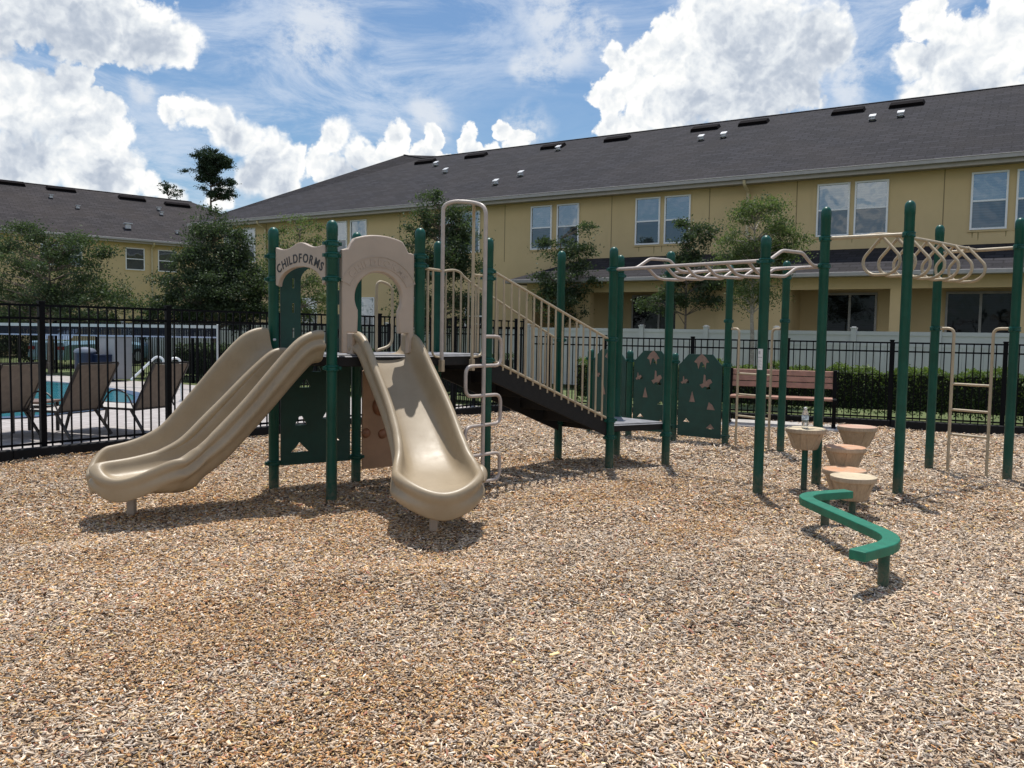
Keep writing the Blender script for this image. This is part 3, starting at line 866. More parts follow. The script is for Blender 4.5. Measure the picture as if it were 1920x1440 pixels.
def slide_lane(path, lats, zt, hw, hl, hr, dep, nose, lip=0.035, N=46, rr=0.026, skew=0.0):
    """one moulded slide lane: rails swept down both sides and carried round the open end"""
    P3 = [Vector(p) for p in path]; cum = [0.0]
    for i in range(len(P3) - 1): cum.append(cum[-1] + (P3[i + 1] - P3[i]).length)
    Lg = cum[-1]

    def cpt(u):
        s_ = u * Lg
        for i in range(len(P3) - 1):
            if s_ <= cum[i + 1] + 1e-9: return P3[i].lerp(P3[i + 1], (s_ - cum[i]) / (cum[i + 1] - cum[i]))
        return P3[-1]

    def lat(u): return lats[0].lerp(lats[1], min(1, u * lats[2])).normalized()

    def half(c, dirv, up, w_, h, d_, q):
        r = rr
        pts = [(0.0, 0.0), (w_ * 0.45, 0.003), (w_ * 0.74, 0.012), (w_ * 0.90, min(0.04, h * .3)), (w_ * 0.985, min(0.11, h * .6)), (w_, max(h - 0.02, h * 0.8)),
               (w_ + r * 0.5, h + r * 0.35), (w_ + r * 1.3, h + r * 0.55), (w_ + r * 2.1, h + r * 0.2), (w_ + r * 2.5, h - r * 0.7), (w_ + r * 2.3, h - r * 1.7),
               (w_ + r * (2.0 - 0.5 * q), h - r * 2.5), (w_ + r * 1.9, h - r * 3.2), (w_ + r * (1.7 + 1.1 * q), h - r * 4.0), (w_ + r * (1.5 + 1.3 * q), h - r * 5.0),
               (w_ + r * (1.3 + 0.6 * q), h - r * 6.0), (w_ + r * 1.1, min(h - r * 6.8, h * 0.2 - d_ * .25)), (w_ + r * 0.4, -d_ * 0.65 - max(0, r * 7 - h) * .5), (w_ * 0.75, -d_ - max(0, r * 7 - h) * .6), (w_ * 0.35, -d_ - 0.01), (0.0, -d_ - 0.012)]
        return [c + dirv * x + up * y for x, y in pts]
    strips = []

    def straight(sgn, tab):
        out = []
        for i in range(N + 1):
            u = i / N; L = lat(u); c = cpt(u); e = 0.02; z = interp(zt, u)
            dz = (interp(zt, min(u + e, 1)) - interp(zt, max(u - e, 0))) / ((min(u + e, 1) - max(u - e, 0)) * Lg)
            fw = (cpt(min(u + e, 1)) - cpt(max(u - e, 0))); fw.z = 0; fw.normalize(); T = (fw + Vector((0, 0, dz * (1 - u ** 6)))).normalized()
            up = L.cross(T); up = up if up.z > 0 else -up; up.normalize()
            out.append(half(Vector((c.x, c.y, z)), L * sgn, up, interp(hw, u), interp(tab, u), interp(dep, u), 1.0))
        return out
    strips += straight(1, hr)
    L = lat(1); e = cpt(1); fw = Vector((-L.y, L.x, 0)); pf = (P3[-1] - P3[-2]); fw = fw if fw.dot(pf) > 0 else -fw
    z = interp(zt, 1.0); w_ = interp(hw, 1.0); M_ = 26
    for i in range(1, M_):
        a = math.pi * i / M_; ca, sa = math.cos(a), math.sin(a)
        w2 = math.sqrt((w_ * ca) ** 2 + (nose * sa) ** 2); dv = (L * w_ * ca + fw * nose * sa).normalized()
        hs = interp(hr, 1.0) if ca > 0 else interp(hl, 1.0)
        h = lip + (hs - lip) * abs(ca) ** 1.7
        strips.append(half(Vector((e.x, e.y, z - 0.0 * sa)), dv, Vector((0, 0, 1)), w2, h - 0.03 * sa ** 3, interp(dep, 1.0) * (1 - 0.55 * sa), abs(ca) ** 1.5))
    strips += straight(-1, hl)[::-1]
    if skew:
        for st in strips:
            for p_ in st:
                x_ = (p_ - e).dot(L); s_ = (p_ - e).dot(fw); g_ = max(0.0, min(1.0, (s_ + 0.50) / 0.50)); g_ = g_ * g_ * (3 - 2 * g_)
                p_ += fw * (skew * x_ * g_)
    bm = bmesh.new(); vs = [[bm.verts.new(p) for p in st] for st in strips]
    for i in range(len(vs) - 1):
        for j in range(len(vs[0]) - 1):
            try: bm.faces.new((vs[i][j], vs[i + 1][j], vs[i + 1][j + 1], vs[i][j + 1]))
            except ValueError: pass
    bmesh.ops.remove_doubles(bm, verts=bm.verts, dist=0.0006)
    bmesh.ops.recalc_face_normals(bm, faces=bm.faces)
    bm.verts.ensure_lookup_table(); bm.verts.index_update()
    geo = ([tuple(v.co) for v in bm.verts], [tuple(v.index for v in f.verts) for f in bm.faces]); bm.free()
    return geo


def finish_slide(name, mb, label=None):
    o = build(name, mb, M_SLIDE, play, smooth=True, angle=80)
    s = o.modifiers.new('sub', 'SUBSURF'); s.levels = 1; s.render_levels = 1
    if label: o['label'] = label
    return o


u_ab = (pp('b') - pp('a')).normalized(); u_bd = (pp('d') - pp('b')).normalized()
# left double slide
m1 = (pp('a') + pp('b')) / 2 + Vector((-0.04, -0.05, 0)); e1 = Vector((-3.31, 6.20, 0)); f1 = (e1 - m1).normalized(); l1 = Vector((f1.y, -f1.x, 0)); l1 = l1 if l1.y < 0 else -l1
K = 0.86; KL = 0.80
def rs(t): return [(min(1.0, u / K), z) for u, z in t]
ZT = rs([(0, 1.285), (0.05, 1.27), (0.10, 1.20), (0.18, 1.06), (0.36, 0.74), (0.52, 0.50), (0.64, 0.40), (0.75, 0.352), (0.86, 0.335)])
HWL = [(0, 0.172), (1.0, 0.172)]
FAR = rs([(0, 0.21), (0.08, 0.24), (0.36, 0.235), (0.52, 0.21), (0.75, 0.195), (0.86, 0.18)])
NEAR = rs([(0, 0.20), (0.08, 0.21), (0.36, 0.19), (0.55, 0.185), (0.67, 0.195), (0.77, 0.195), (0.86, 0.15)])
DIVI = rs([(0, -0.02), (0.04, 0.05), (0.09, 0.115), (0.36, 0.15), (0.6, 0.13), (0.75, 0.115), (0.86, 0.11)])
DEP = rs([(0, 0.07), (0.4, 0.07), (0.62, 0.10), (0.70, 0.14), (0.86, 0.10)])
r2_dep = rs([(0, 0.07), (0.6, 0.08), (0.86, 0.06)])
mb = MB()
def lane_path(off, k):
    o0, o1 = u_ab * off, l1 * off
    return [m1.lerp(e1, KL * k * t) + o0.lerp(o1, min(1, t * 2)) for t in (0, .15, .3, .45, .6, .75, .9, 1.0)]
mb.add(*slide_lane(lane_path(-0.205, 1.00), (u_ab, l1, 2.0), ZT, HWL, FAR, DIVI, r2_dep, 0.15, skew=0.15))
mb.add(*slide_lane(lane_path(0.205, 0.94), (u_ab, l1, 2.0), ZT, HWL, DIVI, NEAR, DEP, 0.14, lip=0.028, skew=-1.1))
sl = finish_slide('double_slide', mb, 'wide tan double slide with a low divider, curving down to the left')
for q in (G(247, 958, 0),):
    mb = MB(); mb.box(q.x - 0.03, q.x + 0.03, q.y - 0.03, q.y + 0.03, -0.12, 0.24); build('support_leg', mb, M_PANEL, sl, bevel=0.004)
# right single slide
S2 = [Vector(q) for q in ((-1.205, 7.53, 0), (-1.11, 7.43, 0), (-0.99, 7.28, 0), (-0.82, 7.03, 0), (-0.69, 6.76, 0), (-0.60, 6.48, 0), (-0.55, 6.24, 0))]
S2 = smoothpath(S2, 4)
lend = Vector((0.975, 0.22, 0)).normalized()
mb = MB()
def r2(t): return [(min(1.0, s_ / 1.45), z) for s_, z in t]
ZT2 = r2([(0, 1.285), (0.08, 1.27), (0.16, 1.20), (0.31, 1.03), (0.62, 0.73), (0.90, 0.50), (1.10, 0.40), (1.28, 0.355), (1.45, 0.335)])
HW2 = r2([(0, 0.215), (0.8, 0.215), (1.0, 0.222), (1.15, 0.235), (1.30, 0.262), (1.45, 0.275)])
HH2 = r2([(0, 0.19), (0.12, 0.215), (0.7, 0.22), (1.0, 0.20), (1.15, 0.165), (1.30, 0.13), (1.45, 0.105)])
mb.add(*slide_lane(S2, (u_bd, lend, 1.15), ZT2, HW2, HH2, HH2, r2([(0, 0.07), (0.9, 0.08), (1.2, 0.12), (1.45, 0.09)]), 0.33, rr=0.031))
ep = S2[-1] + Vector((0, 0.20, 0))
for sg in (-1, 1):                               # swollen ears where the rails meet the run-out
    c = ep + lend * sg * 0.330 + Vector((0, 0, 0.43)); fwv = Vector((lend.y, -lend.x, 0))
    mb.rings([[c + fwv * (-0.11 + 0.22 * k / 8) + lend * (0.048 * math.sin(math.pi * (k + .2) / 8.4) * math.cos(t)) + Vector((0, 0, 0.060 * math.sin(math.pi * (k + .2) / 8.4) * math.sin(t) - 0.09 * k / 8)) for t in (2 * math.pi * j / 12 for j in range(12))] for k in range(9)])
sl = finish_slide('slide', mb, 'tan single slide running forward from the keyhole arch')
q = G(813, 995, 0); mb = MB(); mb.box(q.x - 0.03, q.x + 0.03, q.y - 0.03, q.y + 0.03, -0.12, 0.24); build('support_leg', mb, M_PANEL, sl, bevel=0.004)
nb = Vector((u_bd.y, -u_bd.x, 0)); nb = nb if nb.y < 0 else -nb
m2 = Vector((-1.20, 7.50, 0))
for sg in (-1, 1):
    mb = MB(); c = m2 + nb * -0.02 + u_bd * sg * 0.262 + Vector((0, 0, 1.36)); mb.obox(c, u_bd * 0.016, nb * 0.07, (0, 0, 0.115))
    build('slide_hood', mb, M_PANEL, sl, bevel=0.012, seg=3)

for key, lat_, cz in (('a', u_ab, 1.40), ('b', -u_ab, 1.40), ('a', u_ab, 1.30), ('b', -u_ab, 1.30)):
    c = pp(key, cz) + lat_ * 0.075 + Vector((u_ab.y, -u_ab.x, 0)) * 0.03
    mb = MB(); mb.tube([c, c + Vector((u_ab.y, -u_ab.x, 0)) * 0.02], 0.011, 8); build('bolt', mb, M_LEADVENT, play, smooth=True, angle=40)
# ---- arch panel with the maker's name
Wp = (pp('b') - pp('a')).length


def arc_letters(txt, radius, cx, cy, span, size, th):
    out = []; gl = []
    for ch in txt:
        vs, fs = text_geo(ch, size, th); x0 = min(v[0] for v in vs); x1 = max(v[0] for v in vs); m_ = (x0 + x1) / 2
        gl.append(([(x - m_, y, z) for x, y, z in vs], fs, (x1 - x0)))
    gap = 0.16 * size; tot = sum(g_[2] for g_ in gl) + gap * (len(gl) - 1); k = span * radius / tot; pos = -tot / 2
    for vs, fs, wd in gl:
        a = (pos + wd / 2) * k / radius; pos += wd + gap
        ca, sa = math.cos(-a), math.sin(-a)
        out.append(([(cx + radius * math.sin(a) + x * k * ca - y * sa, cy + radius * math.cos(a) + x * k * sa + y * ca, z) for x, y, z in vs], fs))
    return out


def arch_panel():
    en = Vector((u_ab.y, -u_ab.x, 0)); en = en if en.y < 0 else -en
    x0, x1 = 0.065, Wp - 0.065; cx = Wp / 2
    top = []
    for k in range(25):
        t = k / 24; x = x1 + (x0 - x1) * t
        w_ = (x - cx) / ((x1 - x0) / 2)
        z = 2.205 + 0.060 * math.exp(-(w_ / 0.38) ** 2) + 0.035 * (abs(w_) ** 4)
        top.append((x, z))
    bot = [(x0, 1.90)]
    for k in range(17):
        a = math.pi * (1 - k / 16); bot.append((cx + 0.325 * math.cos(a), 1.885 + 0.165 * math.sin(a)))
    bot.append((x1, 1.90))
    mb = MB(); place2d(mb, curve_geo([bot + top], 0.045, 0.008), pp('a'), u_ab, (0, 0, 1), en)
    o = build('arch_panel', mb, M_PANEL, play, smooth=True, angle=40)
    o['label'] = 'short wavy arch panel with dark lettering'
    mb = MB()
    for gg in arc_letters('CHILDFORMS', 0.60, cx, 2.090 - 0.60, rad(64), 0.108, 0.004): place2d(mb, gg, pp('a') + en * 0.0235, u_ab, (0, 0, 1), en)
    build('lettering', mb, M_LETTER, o)
    # keyhole arch in front of the single slide
    en = nb
    W2 = (pp('d') - pp('b')).length; x0, x1 = 0.075, W2 - 0.07; cx = (x0 + x1) / 2
    out = [(x0, 1.30)]
    hole_r = 0.222; hz = 1.785
    op = [(cx - 0.285, 1.30), (cx - 0.285, 1.475), (cx - 0.196, 1.475), (cx - 0.190, 1.62)]
    for k in range(21):
        a = rad(210 - 240 * k / 20); op.append((cx + hole_r * math.cos(a), hz + hole_r * math.sin(a)))
    op += [(cx + 0.190, 1.62), (cx + 0.196, 1.475), (cx + 0.285, 1.475), (cx + 0.285, 1.30)]
    out += op + [(x1, 1.30)]
    for k in range(25):
        t = k / 24; x = x1 + (x0 - x1) * t; w_ = abs((x - cx) / ((x1 - x0) / 2))
        e = max(0, min(1, (w_ - 0.70) / 0.12)); e = e * e * (3 - 2 * e)
        z = (2.175 + 0.155 * math.sqrt(max(0, 1 - (w_ / 0.98) ** 2))) * (1 - e) + (2.195 - 0.25 * max(0, w_ - 0.9) ** 1.3) * e
        out.append((x, z))
    mb = MB(); place2d(mb, curve_geo([out], 0.07, 0.014), pp('b'), u_bd, (0, 0, 1), en)
    o = build('keyhole_arch_panel', mb, M_PANEL, play, smooth=True, angle=40)
    mb = MB()
    for gg in arc_letters('CHILDFORMS', 0.300, cx, 1.770, rad(108), 0.078, 0.010): place2d(mb, gg, pp('b') + en * 0.0345, u_bd, (0, 0, 1), en)
    build('raised_lettering', mb, M_PANEL, o)
    mb = MB()
    ring = [(cx + r_ * math.sin(a), 1.765 + r_ * math.cos(a)) for r_, rg in ((0.382, range(25)), (0.288, range(24, -1, -1))) for a in (rad(-66 + 132 * k / 24) for k in rg)]
    inr = [(cx + r_ * math.sin(a), 1.765 + r_ * math.cos(a)) for r_, rg in ((0.375, range(25)), (0.295, range(24, -1, -1))) for a in (rad(-64.5 + 129 * k / 24) for k in rg)]
    place2d(mb, curve_geo([ring, inr], 0.008, 0.0), pp('b') + en * 0.036, u_bd, (0, 0, 1), en)
    build('raised_border', mb, M_PANEL, o)


arch_panel()


# ---- sheet plastic panels with cut-outs
def tri(cx, cy, s, k):
    shapes = [[(-1, -.6), (1, -.6), (.2, .8), (-.3, .7)], [(-.8, -.7), (.7, -.6), (.9, .2), (.1, .9), (-.3, .1)], [(-1.1, -.5), (1.2, -.5), (.4, .3), (0, .75), (-.4, .2)], [(-.5, -1), (.6, -1), (.1, 1.1)]]
    return [(cx + s * a, cy + s * b) for a, b in shapes[k % 4]]


def sheet_panel(k0, k1, z0, z1, holes, tan, name='climbing_panel', chamfer=0.11, m_=None, gap=0.065, label=None):
    a, b = pp(k0), pp(k1); ex = (b - a).normalized(); W = (b - a).length
    en = Vector((ex.y, -ex.x, 0)); en = en if en.y < 0 else -en
    x0, x1 = gap, W - gap
    outl = [(x0, z0), (x1, z0), (x1, z1 - chamfer * 1.35), (x1 - chamfer * .25, z1 - chamfer * 1.2), (x1 - chamfer * 1.35, z1), (x0 + chamfer * 1.35, z1), (x0 + chamfer * .25, z1 - chamfer * 1.2), (x0, z1 - chamfer * 1.35)]
    H = [tri(x0 + (x1 - x0) * u, z0 + (z1 - z0) * v, s, k) for u, v, s, k in holes]
    mb = MB(); place2d(mb, curve_geo([outl] + H, 0.02, 0.002, 1), a, ex, (0, 0, 1), en)
    o = build(name, mb, m_ or M_HDPE, play)
    if label: o['label'] = label
    if tan:
        for pl in tan:
            mb = MB(); place2d(mb, curve_geo([[(x0 + (x1 - x0) * u, z0 + (z1 - z0) * v) for u, v in pl[0]]] + [[(x0 + (x1 - x0) * u, z0 + (z1 - z0) * v) for u, v in h] for h in pl[1:]], 0.003), a + en * 0.0125, ex, (0, 0, 1), en)
            build('tan_inlay', mb, M_HDPETAN, o)
    return o


def mush(cx, cy, s):                            # drip-edged cap shape
    return [[(cx + s * a, cy + s * b * .62) for a, b in ((-1, .05), (-.55, .6), (0, 1.0), (.55, .6), (1, .05), (.62, .0), (.52, -.75), (.38, -.25), (.2, -.1), (.05, .1), (-.15, .05), (-.3, -.35), (-.42, -.75), (-.6, -.1))]]


def splash(cx, cy, s):
    return [[(cx + s * a, cy + s * b * .62) for a, b in ((-1, -.3), (-.45, -.1), (-.35, 1.1), (-.1, 1.0), (0, .2), (.35, .45), (.7, .5), (1, .1), (.6, -.2), (.45, -.55), (-.2, -.5), (-.55, -.75))]]


wall_holes = [(0.58, 0.86, 0.03, 2), (0.22, 0.67, 0.03, 3), (0.70, 0.60, 0.040, 0), (0.34, 0.46, 0.035, 3), (0.76, 0.36, 0.048, 2), (0.20, 0.19, 0.045, 2), (0.76, 0.13, 0.045, 2)]
tans = [mush(0.53, 0.90, 0.17), splash(0.64, 0.66, 0.145), splash(0.14, 0.67, 0.085), [[(0.27, 0.42), (0.40, 0.42), (0.33, 0.55)]], [[(0.68, 0.34), (0.86, 0.34), (0.80, 0.40), (0.72, 0.43)]], [[(0.67, 0.115), (0.86, 0.115), (0.77, 0.17)]]]
hh = [h for h in wall_holes if h[1] not in (0.13,)]
sheet_panel('q', 'r', 0.08, 1.24, wall_holes[:6] + [(0.76, 0.118, 0.028, 2)], tans, label='right climbing wall panel with cut-out holds')
sheet_panel('p', 'q', 0.10, 1.27, wall_holes, tans[:4], label='middle climbing wall panel with cut-out holds')
sheet_panel('t', 'p', 0.10, 1.27, wall_holes, tans[:4], label='left climbing wall panel with cut-out holds')
sheet_panel('a', 'c', 0.22, 1.20, [(0.34, 0.78, 0.055, 0), (0.70, 0.82, 0.05, 3), (0.28, 0.42, 0.06, 0), (0.66, 0.48, 0.065, 1), (0.26, 0.16, 0.075, 2), (0.74, 0.24, 0.06, 2), (0.5, 0.93, 0.05, 0)], [], chamfer=0.03, label='dark green panel with cut-outs under the deck')


def back_arch(k0, k1):
    a, b = pp(k0), pp(k1); ex = (b - a).normalized(); W = (b - a).length; en = Vector((ex.y, -ex.x, 0)); en = en if en.y < 0 else -en
    x0, x1 = 0.065, W - 0.065; cx = W / 2
    out = [(x0, 1.30), (x0 + 0.19, 1.30), (x0 + 0.19, 1.95)] + [(cx + (cx - x0 - 0.19) * math.cos(t), 1.95 + 0.14 * math.sin(t)) for t in (math.pi * (1 - k / 12) for k in range(13))] + [(x1 - 0.19, 1.95), (x1 - 0.19, 1.30), (x1, 1.30), (x1, 2.15)]
    out += [(cx + (x1 - cx) * math.cos(t), 2.15 + 0.13 * math.sin(t)) for t in (math.pi * k / 14 for k in range(15))]
    H = [[(xx - .012, zz), (xx + .012, zz), (xx + .012, zz + .09), (xx - .012, zz + .09)] for xx in (x0 + 0.12, x1 - 0.12) for zz in (1.42, 1.65, 1.88)]
    mb = MB(); place2d(mb, curve_geo([out] + H, 0.02, 0.002, 1), a, ex, (0, 0, 1), en); build('green_arch_panel', mb, M_HDPE, play)


back_arch('a', 'c')
# tan play panel with knobs under the deck
o = sheet_panel('c', 'f', 0.12, 1.15, [], [], name='activity_panel', chamfer=0.04, m_=mat('brown_tan_panel', (0.40, 0.23, 0.135), 0.55, var=0.12, vscale=4))
exq = (pp('f') - pp('c')).normalized(); enq = Vector((exq.y, -exq.x, 0)); enq = enq if enq.y < 0 else -enq
for u, v, r_ in ((0.27, 0.62, 0.095), (0.30, 0.34, 0.05), (0.52, 0.36, 0.045), (0.60, 0.70, 0.08), (0.05, 0.36, 0.05)):
    c = pp('c') + exq * (0.065 + u * 0.75) + Vector((0, 0, 0.12 + v * 1.0)) + enq * 0.012
    mb = MB(); mb.rings([[c + enq * (r_ * .55 * math.sin(t)) + (exq * math.cos(s) + Vector((0, 0, 1)) * math.sin(s)) * r_ * math.cos(t) for s in (2 * math.pi * j / 16 for j in range(16))] for t in (0, .4, .8, 1.15, 1.45)])
    build('knob', mb, mat('orange_brown_knob', (0.34, 0.15, 0.08), 0.5), o, smooth=True, angle=60)


# ---- tubes around the deck
def tube_part(name, pts, r, material, parent=None, n=12):
    mb = MB(); mb.tube(pts, r, n); return build(name, mb, material, parent or play, smooth=True, angle=60)


ed = (pp('e') - pp('d')).normalized(); edn = Vector((ed.y, -ed.x, 0)); edn = edn if edn.y < 0 else -edn
Dp = pp('d')
A_ = Dp + ed * 0.257 + edn * 0.03; B_ = Dp + ed * 0.669 + edn * 0.03; C_ = Vector((-0.262, 7.66, 0))


def at(p, z): return Vector((p.x, p.y, z))


barrier = tube_part('side_barrier', [at(Dp + ed * 0.06, 2.07), at(A_, 2.06)], 0.013, M_CREAM)
tube_part('barrier_bar', [at(Dp + ed * 0.10, 2.06), at(Dp + ed * 0.10, 1.30)], 0.012, M_CREAM, barrier)
tube_part('barrier_bar', fillet([at(Dp + ed * 0.165, 2.06), at(Dp + ed * 0.165, 1.27), at(A_, 1.255)], 0.06), 0.011, M_CREAM, barrier)
b2 = tube_part('side_barrier', [at(B_, 2.05), at(pp('e') - ed * 0.06, 2.05)], 0.013, M_CREAM)
tube_part('barrier_bar', fillet([at(B_ + ed * 0.15, 2.05), at(B_ + ed * 0.15, 1.27), at(B_, 1.255)], 0.08), 0.012, M_CREAM, b2)
tube_part('barrier_bar', fillet([at(B_ + ed * 0.08, 2.05), at(B_ + ed * 0.08, 1.30)], 0.08), 0.010, M_CREAM, b2)
# loop climber: two deck poles arching over to a third pole on the ground
top = 2.66
mid = (A_ + B_) / 2
apx = C_.lerp(mid, 0.45)
climber = tube_part('climber_loop', fillet([at(A_, 1.17), at(A_, top), at(A_.lerp(apx, 0.35), top + 0.04), at(apx, top + 0.035), at(C_, top - 0.02), at(C_, -0.10)], 0.10, 6), 0.0185, M_PINK)
tube_part('pole', fillet([at(B_, 1.17), at(B_, top - 0.03), at(B_.lerp(apx, 0.6), top + 0.02), at(apx, top + 0.03)], 0.09, 6), 0.016, M_CREAM, climber)
sdv = Vector((0.62, 0.785, 0)).normalized()
lev = [1.46, 1.19, 0.915, 0.64, 0.365, 0.11]
path = [at(C_, lev[0])]
for k in range(5):
    sg = 1 if k % 2 == 0 else -1
    path += [at(C_ + sdv * 0.25 * sg, lev[k]), at(C_ + sdv * 0.25 * sg, lev[k + 1])]
path.append(at(C_, lev[5]))
tube_part('rung', fillet(path, 0.085, 5), 0.0165, M_PINK, climber)
for q in (A_, B_):
    mb = MB(); mb.obox(at(q + edn * 0.0, 1.18), ed * 0.02, edn * 0.022, (0, 0, 0.055)); build('bolt_plate', mb, M_CREAM, climber, bevel=0.003)

# hand loop at the back of the deck
cf = (pp('f') - pp('c')).normalized()
q0 = pp('c') + cf * 0.22; q1 = pp('c') + cf * 0.40
tube_part('hand_loop', fillet([at(q0, 1.30), at(q0, 2.0), at(q1, 1.95), at(q1, 1.35), at(q0, 1.30)], 0.08, 5), 0.014, M_CREAM)
for t in (0.62, 0.74):
    tube_part('hand_loop_bar', [at(pp('c') + cf * t, 1.30), at(pp('c') + cf * t, 2.0)], 0.012, M_CREAM)


# ---- overhead ladder between the transfer deck and the middle posts
def ladder():
    z = 2.205
    a0, a1, b0, b1 = pp('h', z), pp('k', z), pp('j', z), pp('l', z)
    r_ = 0.018
    root = tube_part('overhead_ladder', [a0 + (a1 - a0).normalized() * 0.05, a1 - (a1 - a0).normalized() * 0.05], r_, M_PINK)
    tube_part('side_rail', [b0 + (b1 - b0).normalized() * 0.05, b1 - (b1 - b0).normalized() * 0.05], r_, M_PINK, root)
    for t in (0.25, 0.38, 0.51, 0.64, 0.77, 0.90):
        p, q = a0.lerp(a1, t), b0.lerp(b1, t)
        tube_part('rung', fillet([p, p.lerp(q, 0.16) + Vector((0, 0, -0.10)), p.lerp(q, 0.27) + Vector((0, 0, -0.115)), p.lerp(q, 0.62) + Vector((0, 0, -0.11)), p.lerp(q, 0.80) + Vector((0, 0, -0.02)), q], 0.04, 3), 0.0162, M_PINK, root)
    for t in (0.12, 0.975):
        p, q = a0.lerp(a1, t), b0.lerp(b1, t)
        tube_part('grab_rung', fillet([p, p.lerp(q, 0.12) + Vector((0, 0, 0.01)), p.lerp(q, 0.34) + Vector((0, 0, 0.12)), p.lerp(q, 0.68) + Vector((0, 0, 0.12)), p.lerp(q, 0.86) + Vector((0, 0, 0.01)), q], 0.04, 3), 0.0168, M_PINK, root)


ladder()


def ring_ladder():
    z = 2.485
    b0, b1 = pp('l', z), pp('m', z); c0, c1 = pp('n', z), pp('o', z)
    root = tube_part('cross_bar', [b0 + (b1 - b0).normalized() * 0.05, b1 - (b1 - b0).normalized() * 0.05], 0.0185, M_CREAM)
    tube_part('cross_bar', [c0 + (c1 - c0).normalized() * 0.05, c1 - (c1 - c0).normalized() * 0.05], 0.0185, M_CREAM)
    s0 = b0.lerp(b1, 0.5); s1 = c0.lerp(c1, 0.5); d = (s1 - s0).normalized(); w_ = Vector((d.y, -d.x, 0))
    sp_ = tube_part('ring_rail', smoothpath([s0, s0 + d * 0.10 + Vector((0, 0, 0.02)), s0 + d * 0.35 + Vector((0, 0, 0.045)), s0.lerp(s1, 0.5) + Vector((0, 0, 0.035)), s1 - d * 0.12 + Vector((0, 0, 0.0)), s1], 6), 0.0185, M_CREAM)
    N = 7
    for k in range(N):
        c = s0.lerp(s1, 0.13 + 0.77 * k / (N - 1)) + Vector((0, 0, 0.02))
        pts = [c, c + w_ * 0.205 + Vector((0, 0, -0.21)), c + w_ * 0.19 + Vector((0, 0, -0.31)), c + w_ * 0.10 + Vector((0, 0, -0.375)), c - w_ * 0.10 + Vector((0, 0, -0.375)), c - w_ * 0.19 + Vector((0, 0, -0.31)), c - w_ * 0.205 + Vector((0, 0, -0.21)), c]
        tube_part('hanging_ring', fillet(pts, 0.07, 4), 0.0155, M_CREAM, sp_)


ring_ladder()


def side_ladder(k0, k1, ztop, rungs, inset=0.21):
    a, b = pp(k0), pp(k1); d = (b - a).normalized(); W = (b - a).length; m_ = M_CREAM
    rungs_ = []
    root = tube_part('climbing_ladder', fillet([at(a + d * 0.06, ztop), at(a + d * inset, ztop), at(a + d * inset, -0.10)], 0.13, 6), 0.0165, m_)
    tube_part('ladder_rail', fillet([at(b - d * 0.06, ztop), at(b - d * inset, ztop), at(b - d * inset, -0.10)], 0.13, 6), 0.0165, m_, root)
    for z in rungs: tube_part('rung', [at(a + d * inset, z), at(b - d * inset, z)], 0.0145, m_, root)


side_ladder('n', 'o', 1.625, (1.0, 0.71, 0.43))
side_ladder('r', 's', 1.60, (1.0, 0.72, 0.43), 0.19)
# sticker on the near middle post
vc = (EYEP - pp('k', 1.5)); vc.z = 0; vc.normalize(); vs_ = Vector((-vc.y, vc.x, 0))
mb = MB(); cc = pp('k', 0)
st_a = math.atan2(vc.y, vc.x) + 0.35
rr = PR + 0.0025
def cyl_patch(mb, a0, a1, z0, z1, r_, n=8):
    vs = [(cc.x + r_ * math.cos(a0 + (a1 - a0) * i / n), cc.y + r_ * math.sin(a0 + (a1 - a0) * i / n), z) for z in (z0, z1) for i in range(n + 1)]
    mb.add(vs, [(i, i + 1, i + n + 2, i + n + 1) for i in range(n)])
cyl_patch(mb, st_a - 1.25, st_a - 0.25, 1.19, 1.385, rr)
stk = build('warning_sticker', mb, M_STICKER, play, smooth=True)
FP = mat('faint_print', (0.40, 0.40, 0.41), 0.5)
for a0_, a1_, z0_, z1_ in [(1.15, 0.35, 1.302, 1.310), (1.05, 0.7, 1.335, 1.365)] + [(1.12, 0.42 + 0.2 * (k % 3), 1.21 + k * 0.0098, 1.2128 + k * 0.0098) for k in range(8)]:
    mb = MB(); cyl_patch(mb, st_a - a0_, st_a - a1_, z0_, z1_, rr + 0.001); build('print_line', mb, FP, stk)

